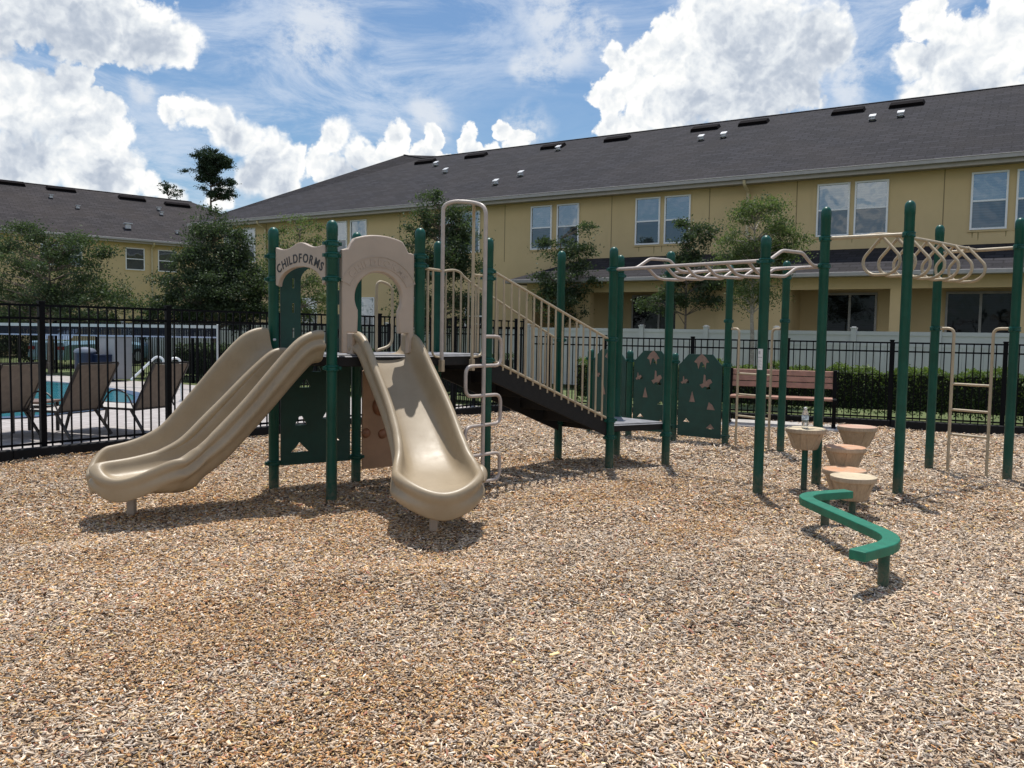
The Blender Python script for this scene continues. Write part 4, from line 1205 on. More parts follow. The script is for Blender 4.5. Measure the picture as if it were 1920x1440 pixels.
# ------------------------------------------------------------------ stepping pods
def pod(loc, top, material, label, R_=0.19, hgt=0.205):
    x, y = loc
    t = thing('stepping_pod', label, 'stepping pod', (x, y, 0), 'stepping pods beside the climbing posts')
    mb = MB()
    prof = [(R_ * 0.55, top - hgt), (R_ * 0.58, top - hgt + 0.004), (R_ * 0.63, top - hgt + 0.03), (R_ * 0.86, top - 0.056), (R_ * 0.88, top - 0.048), (R_ * 0.965, top - 0.045), (R_ * 0.99, top - 0.038), (R_, top - 0.012), (R_ * 0.985, top - 0.003), (R_ * 0.95, top), (R_ * 0.90, top - 0.002), (R_ * 0.86, top - 0.006), (R_ * 0.4, top - 0.004), (0.0, top - 0.003)]
    mb.lathe((x, y, 0), prof, 40)
    for k in range(6):                           # tapering ribs down the side
        a = 2 * math.pi * k / 6 + 0.35 + x; er = Vector((math.cos(a), math.sin(a), 0)); et = Vector((-er.y, er.x, 0))
        p0 = Vector((x, y, top - 0.045)) + er * (R_ * 0.865); p1 = Vector((x, y, top - hgt + 0.01)) + er * (R_ * 0.585)
        vs = []
        for p_, hw_, ou in ((p0, 0.020, 0.014), (p1, 0.030, 0.006)):
            vs += [p_ - et * hw_ * 1.2 - er * 0.006, p_ - et * hw_ + er * ou, p_ + et * hw_ + er * ou, p_ + et * hw_ * 1.2 - er * 0.006]
        mb.add(vs, [(0, 1, 5, 4), (1, 2, 6, 5), (2, 3, 7, 6), (0, 3, 2, 1), (4, 5, 6, 7)])
    build('pod_top', mb, material, t, smooth=True, angle=28)
    mb = MB(); mb.lathe((x, y, 0), [(0.029, -0.12), (0.029, top - hgt + 0.01)], 16); build('stem', mb, M_GREEN, t, smooth=True, angle=50)
    return t


pB = G(1608, 959, 0)
pod((2.86, 8.04), 0.62, M_PODS[0], 'tall tan stepping pod holding the water bottle')
pod((2.93, 7.05), 0.325, M_PODS[0], 'pale front stepping pod, lowest, beside the end of the balance beam')
pod((3.02, 7.47), 0.315, M_PODS[1], 'orange topped stepping pod half hidden behind the pale front pod')
pod((3.17, 7.85), 0.47, M_PODS[1], 'orange topped stepping pod, second from the back of the row')
pod((3.50, 8.38), 0.61, M_PODS[2], 'pink topped stepping pod at the far end of the row')

# balance beam
bt = thing('balance_beam', 'low green zigzag balance beam with rounded bends', 'balance beam', (2.3, 5.8, 0))
path = fillet([(2.72, 6.62, 0.25), (2.24, 6.44, 0.25), (2.40, 5.02, 0.25), (2.00, 4.72, 0.25)], 0.32, 8)
rings = []
for i, p_ in enumerate(path):
    t = (path[min(i + 1, len(path) - 1)] - path[max(i - 1, 0)]).normalized(); sdx = Vector((-t.y, t.x, 0))
    rings.append([p_ + sdx * a * 0.052 + Vector((0, 0, b * 0.030)) for a, b in ((-1, -1), (1, -1), (1, 1), (-1, 1))])
mb = MB(); mb.rings(rings); build('beam', mb, M_BEAM, bt, bevel=0.007, seg=3)
for q in (G(1655, 1105, 0), G(1546, 988, 0)):
    mb = MB(); mb.lathe((q.x, q.y, 0), [(0.033, -0.12), (0.033, 0.222)], 18); build('leg', mb, M_GREEN, bt, smooth=True, angle=50)

# water bottle
bx, by, bz = 2.85, 8.04, 0.618
wb = thing('water_bottle', 'clear plastic water bottle standing on the tall tan pod', 'bottle', (bx, by, bz))
mb = MB(); mb.lathe((bx, by, bz), [(0.024, 0.0), (0.030, 0.004), (0.032, 0.015), (0.029, 0.03), (0.032, 0.045), (0.029, 0.06), (0.032, 0.075), (0.033, 0.12), (0.032, 0.14), (0.022, 0.168), (0.014, 0.180), (0.013, 0.188)], 20)
build('bottle_body', mb, M_CLEAR, wb, smooth=True)
mb = MB(); mb.lathe((bx, by, bz), [(0.0335, 0.082), (0.0337, 0.085), (0.0337, 0.122), (0.0335, 0.125)], 20); build('bottle_label', mb, mat('blue_white_label', (0.50, 0.60, 0.74), 0.4, var=0.5, vscale=60), wb, smooth=True, angle=50)
mb = MB(); mb.lathe((bx, by, bz), [(0.0155, 0.184), (0.0155, 0.202), (0.013, 0.204)], 14); build('cap', mb, M_STICKER, wb, smooth=True, angle=50)

# ------------------------------------------------------------------ bench and pad
padc = [G(1380, 797, 0), G(1553, 811, 0), G(1600, 795, 0)]
pa, pb_ = G(1366, 801, 0), G(1556, 811, 0)
bd = (pb_ - pa); bd.z = 0; bl = bd.length; bd.normalize(); bn_ = Vector((-bd.y, bd.x, 0)); bn_ = bn_ if bn_.y > 0 else -bn_
mb = MB(); c = (pa + pb_) / 2 + bn_ * 0.5; c.z = 0.0; mb.obox(c, bd * (bl / 2 + 0.15), bn_ * 0.5, (0, 0, 0.045))
tag(build('concrete_pavement', mb, M_CONC, bevel=0.01), kind='structure')
bc = D(1462, 800, 13.75); bc.z = 0
bx_ = bd; be = thing('park_bench', 'brown slatted bench with black ends on a concrete pad by the fence', 'bench', (bc.x, bc.y, 0))
HLb = 0.80
for k, z in enumerate((0.90, 0.80, 0.70)):
    mb = MB(); mb.obox(bc + bn_ * (0.22 - 0.02 * k) + Vector((0, 0, z)), bx_ * HLb, bn_ * 0.016 + Vector((0, 0, 0.002)), Vector((0, 0, 0.043)) + bn_ * 0.01); build('back_slat', mb, M_BENCH, be, bevel=0.004)
for k in range(4):
    mb = MB(); mb.obox(bc + bn_ * (0.14 - 0.115 * k) + Vector((0, 0, 0.50)), bx_ * HLb, bn_ * 0.050, (0, 0, 0.018)); build('seat_slat', mb, M_BENCH, be, bevel=0.004)
for sg in (-1, 1):
    mb = MB(); e = bc + bx_ * sg * (HLb + 0.03)
    mb.obox(e + bn_ * 0.20 + Vector((0, 0, 0.70)), bx_ * 0.03, bn_ * 0.045, Vector((0, 0, 0.26)) + bn_ * 0.02)
    mb.obox(e + bn_ * -0.02 + Vector((0, 0, 0.47)), bx_ * 0.03, bn_ * 0.26, (0, 0, 0.04))
    mb.obox(e + bn_ * 0.0 + Vector((0, 0, 0.24)), bx_ * 0.03, bn_ * 0.06, (0, 0, 0.20)); mb.obox(e + Vector((0, 0, 0.055)), bx_ * 0.032, bn_ * 0.22, (0, 0, 0.014))
    build('end_frame', mb, M_BLACK, be, bevel=0.005)
q = G(1402, 782, 0.05)
lt = thing('takeout_box', 'small white takeout box lying on the concrete pad under the bench', 'box', (q.x, q.y + .1, 0.047))
mb = MB(); mb.obox((q.x, q.y + .1, 0.065), bd * 0.09, bn_ * 0.05, (0, 0, 0.018)); mb.obox((q.x, q.y + .1, 0.087), bd * 0.085, bn_ * 0.045, (0, 0, 0.004)); build('carton', mb, M_STICKER, lt, bevel=0.003)

# ------------------------------------------------------------------ fences and border
def metal_fence(a, b, h, name, label, post_at, n_rail=(0.0, 0.145), low=0.16, base=0.03):
    t = thing(name, label, 'fence', (a.x, a.y, 0))
    d = (b - a); L = d.length; d.normalize()
    mb = MB(); k = 0; s = 0.05
    while s < L:
        q = a + d * s; mb.bar(at(q, base + 0.03), at(q, h - 0.01), 0.016, 0.016, tuple(d)); s += 0.107
    build('pickets', mb, M_BLACK, t)
    for z in (h, h - n_rail[1], low):
        mb = MB(); mb.bar(at(a, z), at(b, z), 0.026, 0.026); build('rail', mb, M_BLACK, t)
    for s in post_at:
        q = a + d * s; mb = MB(); nrm = Vector((-d.y, d.x, 0))
        mb.obox(at(q, h / 2 + 0.0), d * 0.031, nrm * 0.031, (0, 0, h / 2 + 0.03)); mb.obox(at(q, h + 0.04), d * 0.037, nrm * 0.037, (0, 0, 0.012))
        build('fence_post', mb, M_BLACK, t, bevel=0.003)
    return t


La = FC - FL * 11.6 + FLN * 0.08; Lb = FC + FLN * 0.08


def fence_s(px, a, d):                           # distance along a fence where it is seen at a photo column
    k = ray(px, 640); k = k.x / k.y
    return (a.x - k * a.y) / (k * d.y - d.x)


s78, s315 = fence_s(78, La, FL), fence_s(315, La, FL); sp0 = s315 - s78
print('post spacing', sp0)
posts = [s78 - sp0, s78, s315] + [s315 + 1.80 * k for k in range(1, 6)]
posts = [s for s in posts if 0 < s < 11.5] + [11.6]
metal_fence(La, Lb, 1.72, 'pool_fence', 'tall black metal picket fence between the playground and the pool', posts)
Ra = FC + FRN * 0.10 + FR * 0.1; Rb = Ra + FR * 13
s1, s2 = fence_s(1299, Ra, FR), fence_s(1673, Ra, FR)
print('right fence posts', s1, s2)
metal_fence(Ra, Rb, 1.43, 'playground_fence', 'lower black metal picket fence behind the bench and ladders', [0.3, s1 - (s2 - s1) / 2, s1, (s1 + s2) / 2, s2, s2 + (s2 - s1) / 2], low=0.17)
Fa = FC + Vector((-0.1, 0.25, 0)); Fd = (Vector((-11.2, 24.4, 0)) - Fa).normalized()
metal_fence(Fa, Fa + Fd * 24, 1.60, 'far_pool_fence', 'black picket fence on the far side of the pool', [2.4 * k + 1.2 for k in range(10)])


def border(a, b, label):
    t = thing('border_timber', label, 'border', (a.x, a.y, 0), 'black border timbers around the wood chips')
    d = (b - a); L = d.length; d.normalize(); n = max(1, round(L / 1.3)); nr = Vector((-d.y, d.x, 0))
    for k in range(n):
        p0 = a + d * (L * k / n + 0.004); p1 = a + d * (L * (k + 1) / n - 0.004); c = (p0 + p1) / 2
        mb = MB(); mb.obox(at(c, 0.055), d * ((p1 - p0).length / 2), nr * 0.045, (0, 0, 0.078)); build('border_section', mb, M_BORDER, t, bevel=0.018, seg=3)
    return t


border(FC - FL * 12 - FLN * 0.02, FC - FL * 0.05 - FLN * 0.02, 'black border timbers along the foot of the tall pool fence')
border(FC + FR * 0.1, FC + FR * 13, 'black border timbers along the foot of the lower fence by the bench')


# ------------------------------------------------------------------ buildings
E0 = Vector((12.18, 20.255, 0))


def FA(s, off, z): return E0 + DIR_A * s + NRM_A * off + Vector((0, 0, z))


def quadbox(F, s0, s1, o0, o1, z0, z1, mb=None):
    mb = mb or MB(); c = F((s0 + s1) / 2, (o0 + o1) / 2, (z0 + z1) / 2)
    ex = (F(s1, o0, z0) - F(s0, o0, z0)) / 2; ey = (F(s0, o1, z0) - F(s0, o0, z0)) / 2
    return mb.obox(c, ex, ey, (0, 0, (z1 - z0) / 2))


def window(F, s0, s1, z0, z1, wo, root, up=None, low=None, stains=True):
    fr = MB(); w_ = 0.045
    for a, b, c, d in ((s0, s0 + w_, z0, z1), (s1 - w_, s1, z0, z1), (s0 + w_, s1 - w_, z1 - w_, z1), (s0 + w_, s1 - w_, z0, z0 + w_)):
        quadbox(F, a, b, wo - 0.045, wo + 0.02, c, d, fr)
    zm = z0 + (z1 - z0) * 0.5
    quadbox(F, s0 + w_, s1 - w_, wo - 0.03, wo + 0.02, zm - 0.022, zm + 0.022, fr)
    o = build('window', fr, M_FRAME, root)
    mb = MB(); quadbox(F, s0 + w_, s1 - w_, wo - 0.012, wo + 0.01, zm + 0.022, z1 - w_, mb); build('upper_pane', mb, M_GLASSUP, o)
    mb = MB(); quadbox(F, s0 + w_, s1 - w_, wo - 0.006, wo + 0.01, z0 + w_, zm - 0.022, mb); build('lower_pane', mb, M_GLASSLOW, o)
    mb = MB(); quadbox(F, s0 - 0.04, s1 + 0.04, wo - 0.03, wo + 0.02, z0 - 0.05, z0 - 0.002, mb); build('sill', mb, M_STUCCO, o)
    return o


def townhouses():
    F = FA; S0, S1, DP = -31.0, 13.0, 12.0
    t = thing('townhouse_row', 'long two-storey ochre townhouse row with a dark grey shingle roof across the background', 'building', tuple(F(-9, 0, 0)))
    wo = 0.45
    mb = MB(); quadbox(F, S0 + 0.45, S1 - 0.45, wo, DP - 0.45, 0, 5.98, mb); build('wall', mb, M_STUCCO, t)
    for s in (-26.7, -19.6, -15.01, -11.03, -7.87, -5.37, -1.71, 2.0, 5.6):     # control joints
        mb = MB(); quadbox(F, s - 0.012, s + 0.012, wo - 0.004, wo + 0.01, 3.9, 5.9, mb); build('control_joint', mb, M_STUCCO2, t)
    # roof
    ov = 0.0; r0 = F(S0, ov, 6.02); r1 = F(S1, ov, 6.02); b0 = F(S0, DP, 6.02); b1 = F(S1, DP, 6.02)
    ap = F(-24.0, 6.0, 9.40); ra = F(-22.9, 6.0, 9.14); rb = F(S1 - 6, 6.0, 9.14)
    mb = MB(); mb.add([r0, r1, b1, b0, ap, ra, rb], [(0, 1, 6, 5), (0, 5, 4), (0, 4, 3), (1, 2, 6), (2, 3, 4, 5), (2, 5, 6), (0, 3, 2, 1)])
    mb.f = mb.f[:4] + [(2, 3, 4), (2, 4, 5), (2, 5, 6), (0, 3, 2, 1)]
    mb.f[0] = (0, 1, 6, 5); roof = build('roof', mb, M_ROOFA, t)
    # ridge cap
    mb = MB(); mb.tube([ap + Vector((0, 0, 0.0)), ra, rb], 0.035, 6); build('ridge_cap', mb, M_ROOFA, roof)
    mb = MB(); quadbox(F, S0, S1, -0.01, 0.03, 5.80, 6.0, mb); quadbox(F, S0, S1, 0.03, 0.45, 5.83, 5.86, mb); build('fascia', mb, M_FASCIA, t)
    mb = MB(); quadbox(F, S0, S1, -0.12, -0.012, 5.90, 6.0, mb); quadbox(F, S0, S1, -0.135, 0.0, 5.995, 6.015, mb); build('gutter', mb, M_GUTTER, t, bevel=0.015)
    mb = MB(); p0 = F(S0 - 0.01, 0, 5.95); mb.bar(F(S0 - 0.05, -0.1, 5.95), F(S0 - 0.05, DP, 5.95), 0.1, 0.12); build('gutter', mb, M_GUTTER, t)
    for s in (-26.7, -6.72, 6.5):
        mb = MB(); mb.tube(fillet([F(s, -0.05, 5.9), F(s, -0.02, 5.78), F(s, 0.38, 5.62), F(s, 0.40, 3.9)], 0.08), 0.045, 8); build('downspout', mb, mat('cream_downspout', (0.55, 0.46, 0.30), 0.5), t, smooth=True)
    # roof slope helper: inset o -> height
    def zr(o): return 6.02 + (9.14 - 6.02) * o / 6.0
    sl_ = math.atan2(3.12, 6)
    for s in (-22.2, -19.55, -15.9, -13.15, -9.75, -8.05, -5.0, -3.28, 1.2, 4.0):
        mb = MB(); c = F(s, 5.25, zr(5.25) + 0.07); e = NRM_A * math.cos(sl_) + Vector((0, 0, math.sin(sl_))); up = Vector((0, 0, 1)) * math.cos(sl_) - NRM_A * math.sin(sl_)
        mb.add([c + DIR_A * a * 0.52 * (1 if k < 0 else 0.9) + e * b * 0.16 + up * k for a in (-1, 1) for b in (-1, 1) for k in (-0.08, 0.045)], [(0, 1, 3, 2), (4, 6, 7, 5), (0, 4, 5, 1), (2, 3, 7, 6), (0, 2, 6, 4), (1, 5, 7, 3)])
        build('ridge_vent', mb, M_DARKVENT, roof)
    wv = [(818, 311), (836, 324), (930, 346), (977, 330), (1047, 282), (1315, 263), (1357, 258), (1636, 226), (1689, 219)]
    P0 = F(0, 0, 6.02); nn = (F(0, 6, 9.14) - F(0, 0, 6.02)).cross(DIR_A).normalized()
    for px, py in wv:
        v = ray(px, py); q = EYEP + v * ((P0 - EYEP).dot(nn) / v.dot(nn))
        mb = MB(); up = Vector((0, 0, 1))
        mb.obox(q + up * 0.06, DIR_A * 0.055, NRM_A * 0.05, (0, 0, 0.07)); mb.obox(q + up * 0.15 - NRM_A * 0.02, DIR_A * 0.095, NRM_A * 0.09 + Vector((0, 0, 0.050)), (0, 0, 0.014)); mb.obox(q + up * 0.012 - NRM_A * 0.05, DIR_A * 0.10, NRM_A * 0.10, Vector((0, 0, 0.006)))
        build('roof_vent', mb, M_LEADVENT, roof)
    # upper windows
    for s0, s1 in ((-29.3, -28.45), (-28.2, -27.35), (-23.05, -22.2), (-22.03, -21.2), (-17.85, -17.0), (-16.85, -16.02), (-13.97, -13.17), (-12.98, -12.17), (-10.21, -9.40), (-9.26, -8.44), (-4.82, -3.97), (-3.85, -3.01), (-1.10, -0.29), (-0.12, 0.70), (3.9, 4.7), (4.9, 5.7)):
        o = window(F, s0, s1, 4.26, 5.69, wo, t)
    # water stains under the sills
    st_m = mat('sill_stain', (0.30, 0.23, 0.105), 0.9, var=0.2, vscale=20)
    for s in (-9.35, -10.1, -9.6, -3.9, -4.7, -3.2, -1.05, -0.92, -0.32):
        mb = MB(); h_ = random.uniform(0.12, 0.26); a, b_ = F(s, wo - 0.003, 4.20), F(s + 0.035, wo - 0.003, 4.20)
        mb.add([a, b_, F(s + 0.025, wo - 0.003, 4.20 - h_), F(s + 0.012, wo - 0.003, 4.20 - h_ * 1.1)], [(0, 1, 2, 3)]); build('wall_stain', mb, st_m, t)
    # ground floor windows at the left
    for s0, s1 in ((-24.6, -23.8), (-21.6, -20.8), (-19.2, -18.4), (-16.6, -15.8)): window(F, s0, s1, 1.35, 2.75, wo, t)
    # porch wing
    po = -1.2
    mb = MB()
    s_open = [(-12.9, -11.41), (-10.9, -8.2), (-5.08, -2.65), (-2.37, 0.10), (0.45, 2.8), (5.4, 7.8)]
    prev = -13.1
    for a, b_ in s_open:
        if a > prev: quadbox(F, prev, a, po, po + 0.28, 0, 2.73, mb)
        prev = b_
    quadbox(F, prev, S1 - 0.5, po, po + 0.28, 0, 2.73, mb)
    quadbox(F, -13.1, S1 - 0.5, po - 0.004, po + 0.28, 2.73, 3.10, mb)
    for s in (-13.1, -8.1, -5.35, 3.0): quadbox(F, s, s + 0.18, po + 0.28, wo, 0, 3.1, mb)
    quadbox(F, -8.0, -5.2, po + 0.3, wo, 2.9, 3.1, mb)
    pw_ = build('porch_wall', mb, M_STUCCO, t)
    mb = MB(); quadbox(F, -13.0, S1 - .6, po + 0.285, wo, 2.80, 2.84, mb); build('porch_ceiling', mb, M_FASCIA, t)
    r = [F(-13.55, -1.62, 3.13), F(S1, -1.62, 3.13), F(S1, wo, 3.90), F(-11.9, wo, 3.90), F(-13.55, wo, 3.13)]
    mb = MB(); mb.add(r + [q - Vector((0, 0, 0.05)) for q in r], [(0, 1, 2, 3), (0, 3, 4), (5, 8, 7, 6), (5, 9, 8), (0, 5, 6, 1), (4, 9, 5, 0)]); build('porch_roof', mb, M_ROOFA, t)
    mb = MB(); quadbox(F, -13.55, S1, -1.74, -1.63, 3.02, 3.125, mb); quadbox(F, -13.66, -13.56, -1.74, wo, 3.02, 3.125, mb); build('porch_gutter', mb, M_GUTTER, t, bevel=0.012)
    mb = MB(); quadbox(F, -13.5, S1, -1.62, po - 0.006, 3.03, 3.06, mb); build('porch_soffit', mb, M_FASCIA, t)
    # sliding doors in the porches
    for s0, s1 in ((-10.25, -8.45), (-4.55, -3.18), (-1.55, 0.02), (0.9, 2.4)):
        mb = MB(); w_ = 0.05
        for a, b_, c, d in ((s0, s0 + w_, 0, 2.72), (s1 - w_, s1, 0, 2.72), (s0 + w_, s1 - w_, 2.66, 2.72), ((s0 + s1) / 2 - 0.03, (s0 + s1) / 2 + 0.03, 0, 2.66)): quadbox(F, a, b_, wo - 0.05, wo + 0.01, c, d, mb)
        o = build('sliding_door', mb, mat('bronze_white_door_frame', (0.36, 0.34, 0.32), 0.4), t)
        mb = MB(); quadbox(F, s0 + w_, (s0 + s1) / 2 - 0.03, wo - 0.02, wo + 0.01, 0, 2.66, mb); quadbox(F, (s0 + s1) / 2 + 0.03, s1 - w_, wo - 0.014, wo + 0.01, 0, 2.66, mb); build('door_glass', mb, M_GLASSDOOR, o)


townhouses()
LE0 = Vector((-24.14, 39.397, 0))


def FB(s, off, z): return LE0 + DIR_B * s + NRM_B * off + Vector((0, 0, z))


def left_building():
    F = FB; S0, S1, DP = -14.0, 17.0, 12.0; wo = 0.45
    t = thing('townhouse_block', 'second ochre townhouse block with a brown-grey roof beyond the pool, at the left', 'building', tuple(F(4, 0, 0)))
    mb = MB(); quadbox(F, S0, S1 - 0.45, wo, DP - 0.45, 0, 5.98, mb); build('wall', mb, M_STUCCO, t)
    mb = MB(); quadbox(F, 2.0, S1 - 0.5, wo - 0.03, wo + 0.01, 3.0, 3.12, mb); build('wall_band', mb, M_STUCCO, t)
    r0, r1, b0, b1 = F(S0, 0, 6.02), F(S1, 0, 6.02), F(S0, DP, 6.02), F(S1, DP, 6.02); ra, rb = F(S0, 6, 9.14), F(S1 - 6, 6, 9.10)
    mb = MB(); mb.add([r0, r1, b1, b0, ra, rb], [(0, 1, 5, 4), (1, 2, 5), (2, 3, 4, 5), (0, 4, 3), (0, 3, 2, 1)]); roof = build('roof', mb, M_ROOFB, t)
    mb = MB(); mb.tube([ra, rb], 0.04, 6); build('ridge_cap', mb, M_ROOFB, roof)
    mb = MB(); quadbox(F, S0, S1, -0.01, 0.03, 5.80, 6.0, mb); quadbox(F, S0, S1, 0.03, 0.45, 5.83, 5.86, mb); build('fascia', mb, M_FASCIA, t)
    mb = MB(); quadbox(F, S0, S1, -0.13, -0.012, 5.90, 6.01, mb); build('gutter', mb, M_GUTTER, t, bevel=0.015)
    mb = MB(); mb.tube(fillet([F(6.95, -0.05, 5.9), F(6.95, 0.0, 5.78), F(6.95, 0.38, 5.6), F(6.95, 0.40, 0.2)], 0.08), 0.05, 8); build('downspout', mb, mat('cream_downspout', (0.55, 0.46, 0.30), 0.5), t, smooth=True)
    for s0, s1 in ((5.65, 6.59), (7.27, 8.24), (2.73, 3.6), (1.75, 2.6), (-2.5, -1.6), (11.5, 12.4), (13, 13.9)): window(F, s0, s1, 4.44, 5.58, wo, t)
    P0 = F(0, 0, 6.02); nn = (F(0, 6, 9.12) - P0).cross(DIR_B).normalized()
    sl_ = math.atan2(3.1, 6)
    for px, py in ((18, 345), (115, 357), (248, 374), (333, 386)):
        v = ray(px, py); c = EYEP + v * ((P0 - EYEP).dot(nn) / v.dot(nn)) + Vector((0, 0, 0.1))
        e = NRM_B * math.cos(sl_) + Vector((0, 0, math.sin(sl_))); up = Vector((0, 0, 1)) * math.cos(sl_) - NRM_B * math.sin(sl_)
        mb = MB(); mb.add([c + DIR_B * a * 0.75 * (1 if k < 0 else 0.9) + e * b * 0.16 + up * k for a in (-1, 1) for b in (-1, 1) for k in (-0.10, 0.045)], [(0, 1, 3, 2), (4, 6, 7, 5), (0, 4, 5, 1), (2, 3, 7, 6), (0, 2, 6, 4), (1, 5, 7, 3)])
        build('ridge_vent', mb, M_DARKVENT, roof)
    for px, py, k in ((96, 371, 1), (146, 391, 1), (298, 394, 1), (303, 403, 1), (240, 429, 1.7), (333, 438, 1)):
        v = ray(px, py); q = EYEP + v * ((P0 - EYEP).dot(nn) / v.dot(nn)); up = Vector((0, 0, 1))
        mb = MB(); mb.obox(q + up * 0.07 * k, DIR_B * 0.07 * k, NRM_B * 0.06 * k, (0, 0, 0.07 * k)); mb.obox(q + up * 0.16 * k, DIR_B * 0.11 * k, NRM_B * 0.11 * k, (0, 0, 0.015 * k)); build('roof_vent', mb, M_LEADVENT, roof)


left_building()


# white vinyl fence in front of the long row
def vinyl_fence():
    t = thing('vinyl_fence', 'white vinyl privacy fence in front of the townhouses', 'fence', tuple(FA(-9, -2.7, 0)))
    H_ = 1.67; o = -2.7; sp_ = 1.79; s = -8.57 - sp_ * 13
    k = 0
    while s < 7.5:
        mb = MB(); quadbox(FA, s - 0.062, s + 0.062, o - 0.062, o + 0.062, 0, H_ + 0.05, mb); quadbox(FA, s - 0.075, s + 0.075, o - 0.075, o + 0.075, H_ + 0.05, H_ + 0.075, mb); quadbox(FA, s - 0.045, s + 0.045, o - 0.045, o + 0.045, H_ + 0.076, H_ + 0.10, mb)
        build('fence_post', mb, M_VINYL, t, bevel=0.006)
        mb = MB(); quadbox(FA, s + 0.064, s + sp_ - 0.064, o - 0.03, o + 0.03, H_ - 0.10, H_ - 0.01, mb); quadbox(FA, s + 0.064, s + sp_ - 0.064, o - 0.025, o + 0.025, H_ - 0.36, H_ - 0.29, mb)
        quadbox(FA, s + 0.064, s + sp_ - 0.064, o - 0.012, o + 0.012, H_ - 0.29, H_ - 0.10, mb)
        nb_ = 8; w_ = (sp_ - 0.128) / nb_
        for j in range(nb_): quadbox(FA, s + 0.064 + j * w_ + 0.002, s + 0.064 + (j + 1) * w_ - 0.002, o - 0.014 - 0.003 * (j % 2), o + 0.014, 0.05, H_ - 0.36, mb)
        build('fence_panel', mb, M_VINYL, t)
        s += sp_; k += 1


vinyl_fence()


# ------------------------------------------------------------------ plants
def hedge(a, b, w_, h0, h1, n, label, size=0.05, lm=None):
    d = (b - a); L = d.length; d.normalize(); nr = Vector((-d.y, d.x, 0))
    t = thing('hedge', label, 'hedge', tuple((a + b) / 2), 'clipped hedges behind the black fences')
    mb = MB(); mb.obox(at((a + b) / 2, (h0 + h1) / 2), d * L / 2 * .995, nr * (w_ / 2 - 0.10), (0, 0, (h1 - h0) / 2 - 0.08)); build('stems', mb, mat('hedge_core', (0.012, 0.016, 0.008), 0.95), t)
    s = RNG.uniform(0, L, n); u = RNG.uniform(-1, 1, n); v = RNG.uniform(0, 1, n); shell = RNG.integers(0, 3, n)
    off = np.where(shell == 0, -1 + RNG.exponential(0.18, n), np.where(shell == 1, u, 1 - RNG.exponential(0.18, n))) * w_ / 2
    bumpy = 0.05 * np.sin(s * 5.1) + 0.04 * np.sin(s * 11.3 + 1) + RNG.normal(0, 0.02, n)
    z = np.where(shell == 1, h1 + bumpy - RNG.exponential(0.05, n), h0 + v * (h1 - h0) + bumpy * v)
    c = np.stack([a.x + d.x * s + nr.x * off, a.y + d.y * s + nr.y * off, z], 1)
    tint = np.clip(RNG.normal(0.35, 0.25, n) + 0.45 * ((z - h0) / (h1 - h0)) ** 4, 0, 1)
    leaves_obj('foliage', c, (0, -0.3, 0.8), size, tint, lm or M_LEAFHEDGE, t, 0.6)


hedge(FC + FRN * 1.55 + FR * 0.6, FC + FRN * 1.55 + FR * 13, 0.75, 0.12, 0.93, 42000, 'clipped green hedge between the lower black fence and the white vinyl fence')
hN = Vector((-Fd.y, Fd.x, 0)); hN = hN if hN.y > 0 else -hN
hedge(Fa + hN * 0.9 + Fd * 1.0, Fa + hN * 0.9 + Fd * 12.5, 0.8, 0.08, 0.98, 26000, 'dark hedge along the far pool fence behind the handrails', 0.06, M_LEAFDARK)


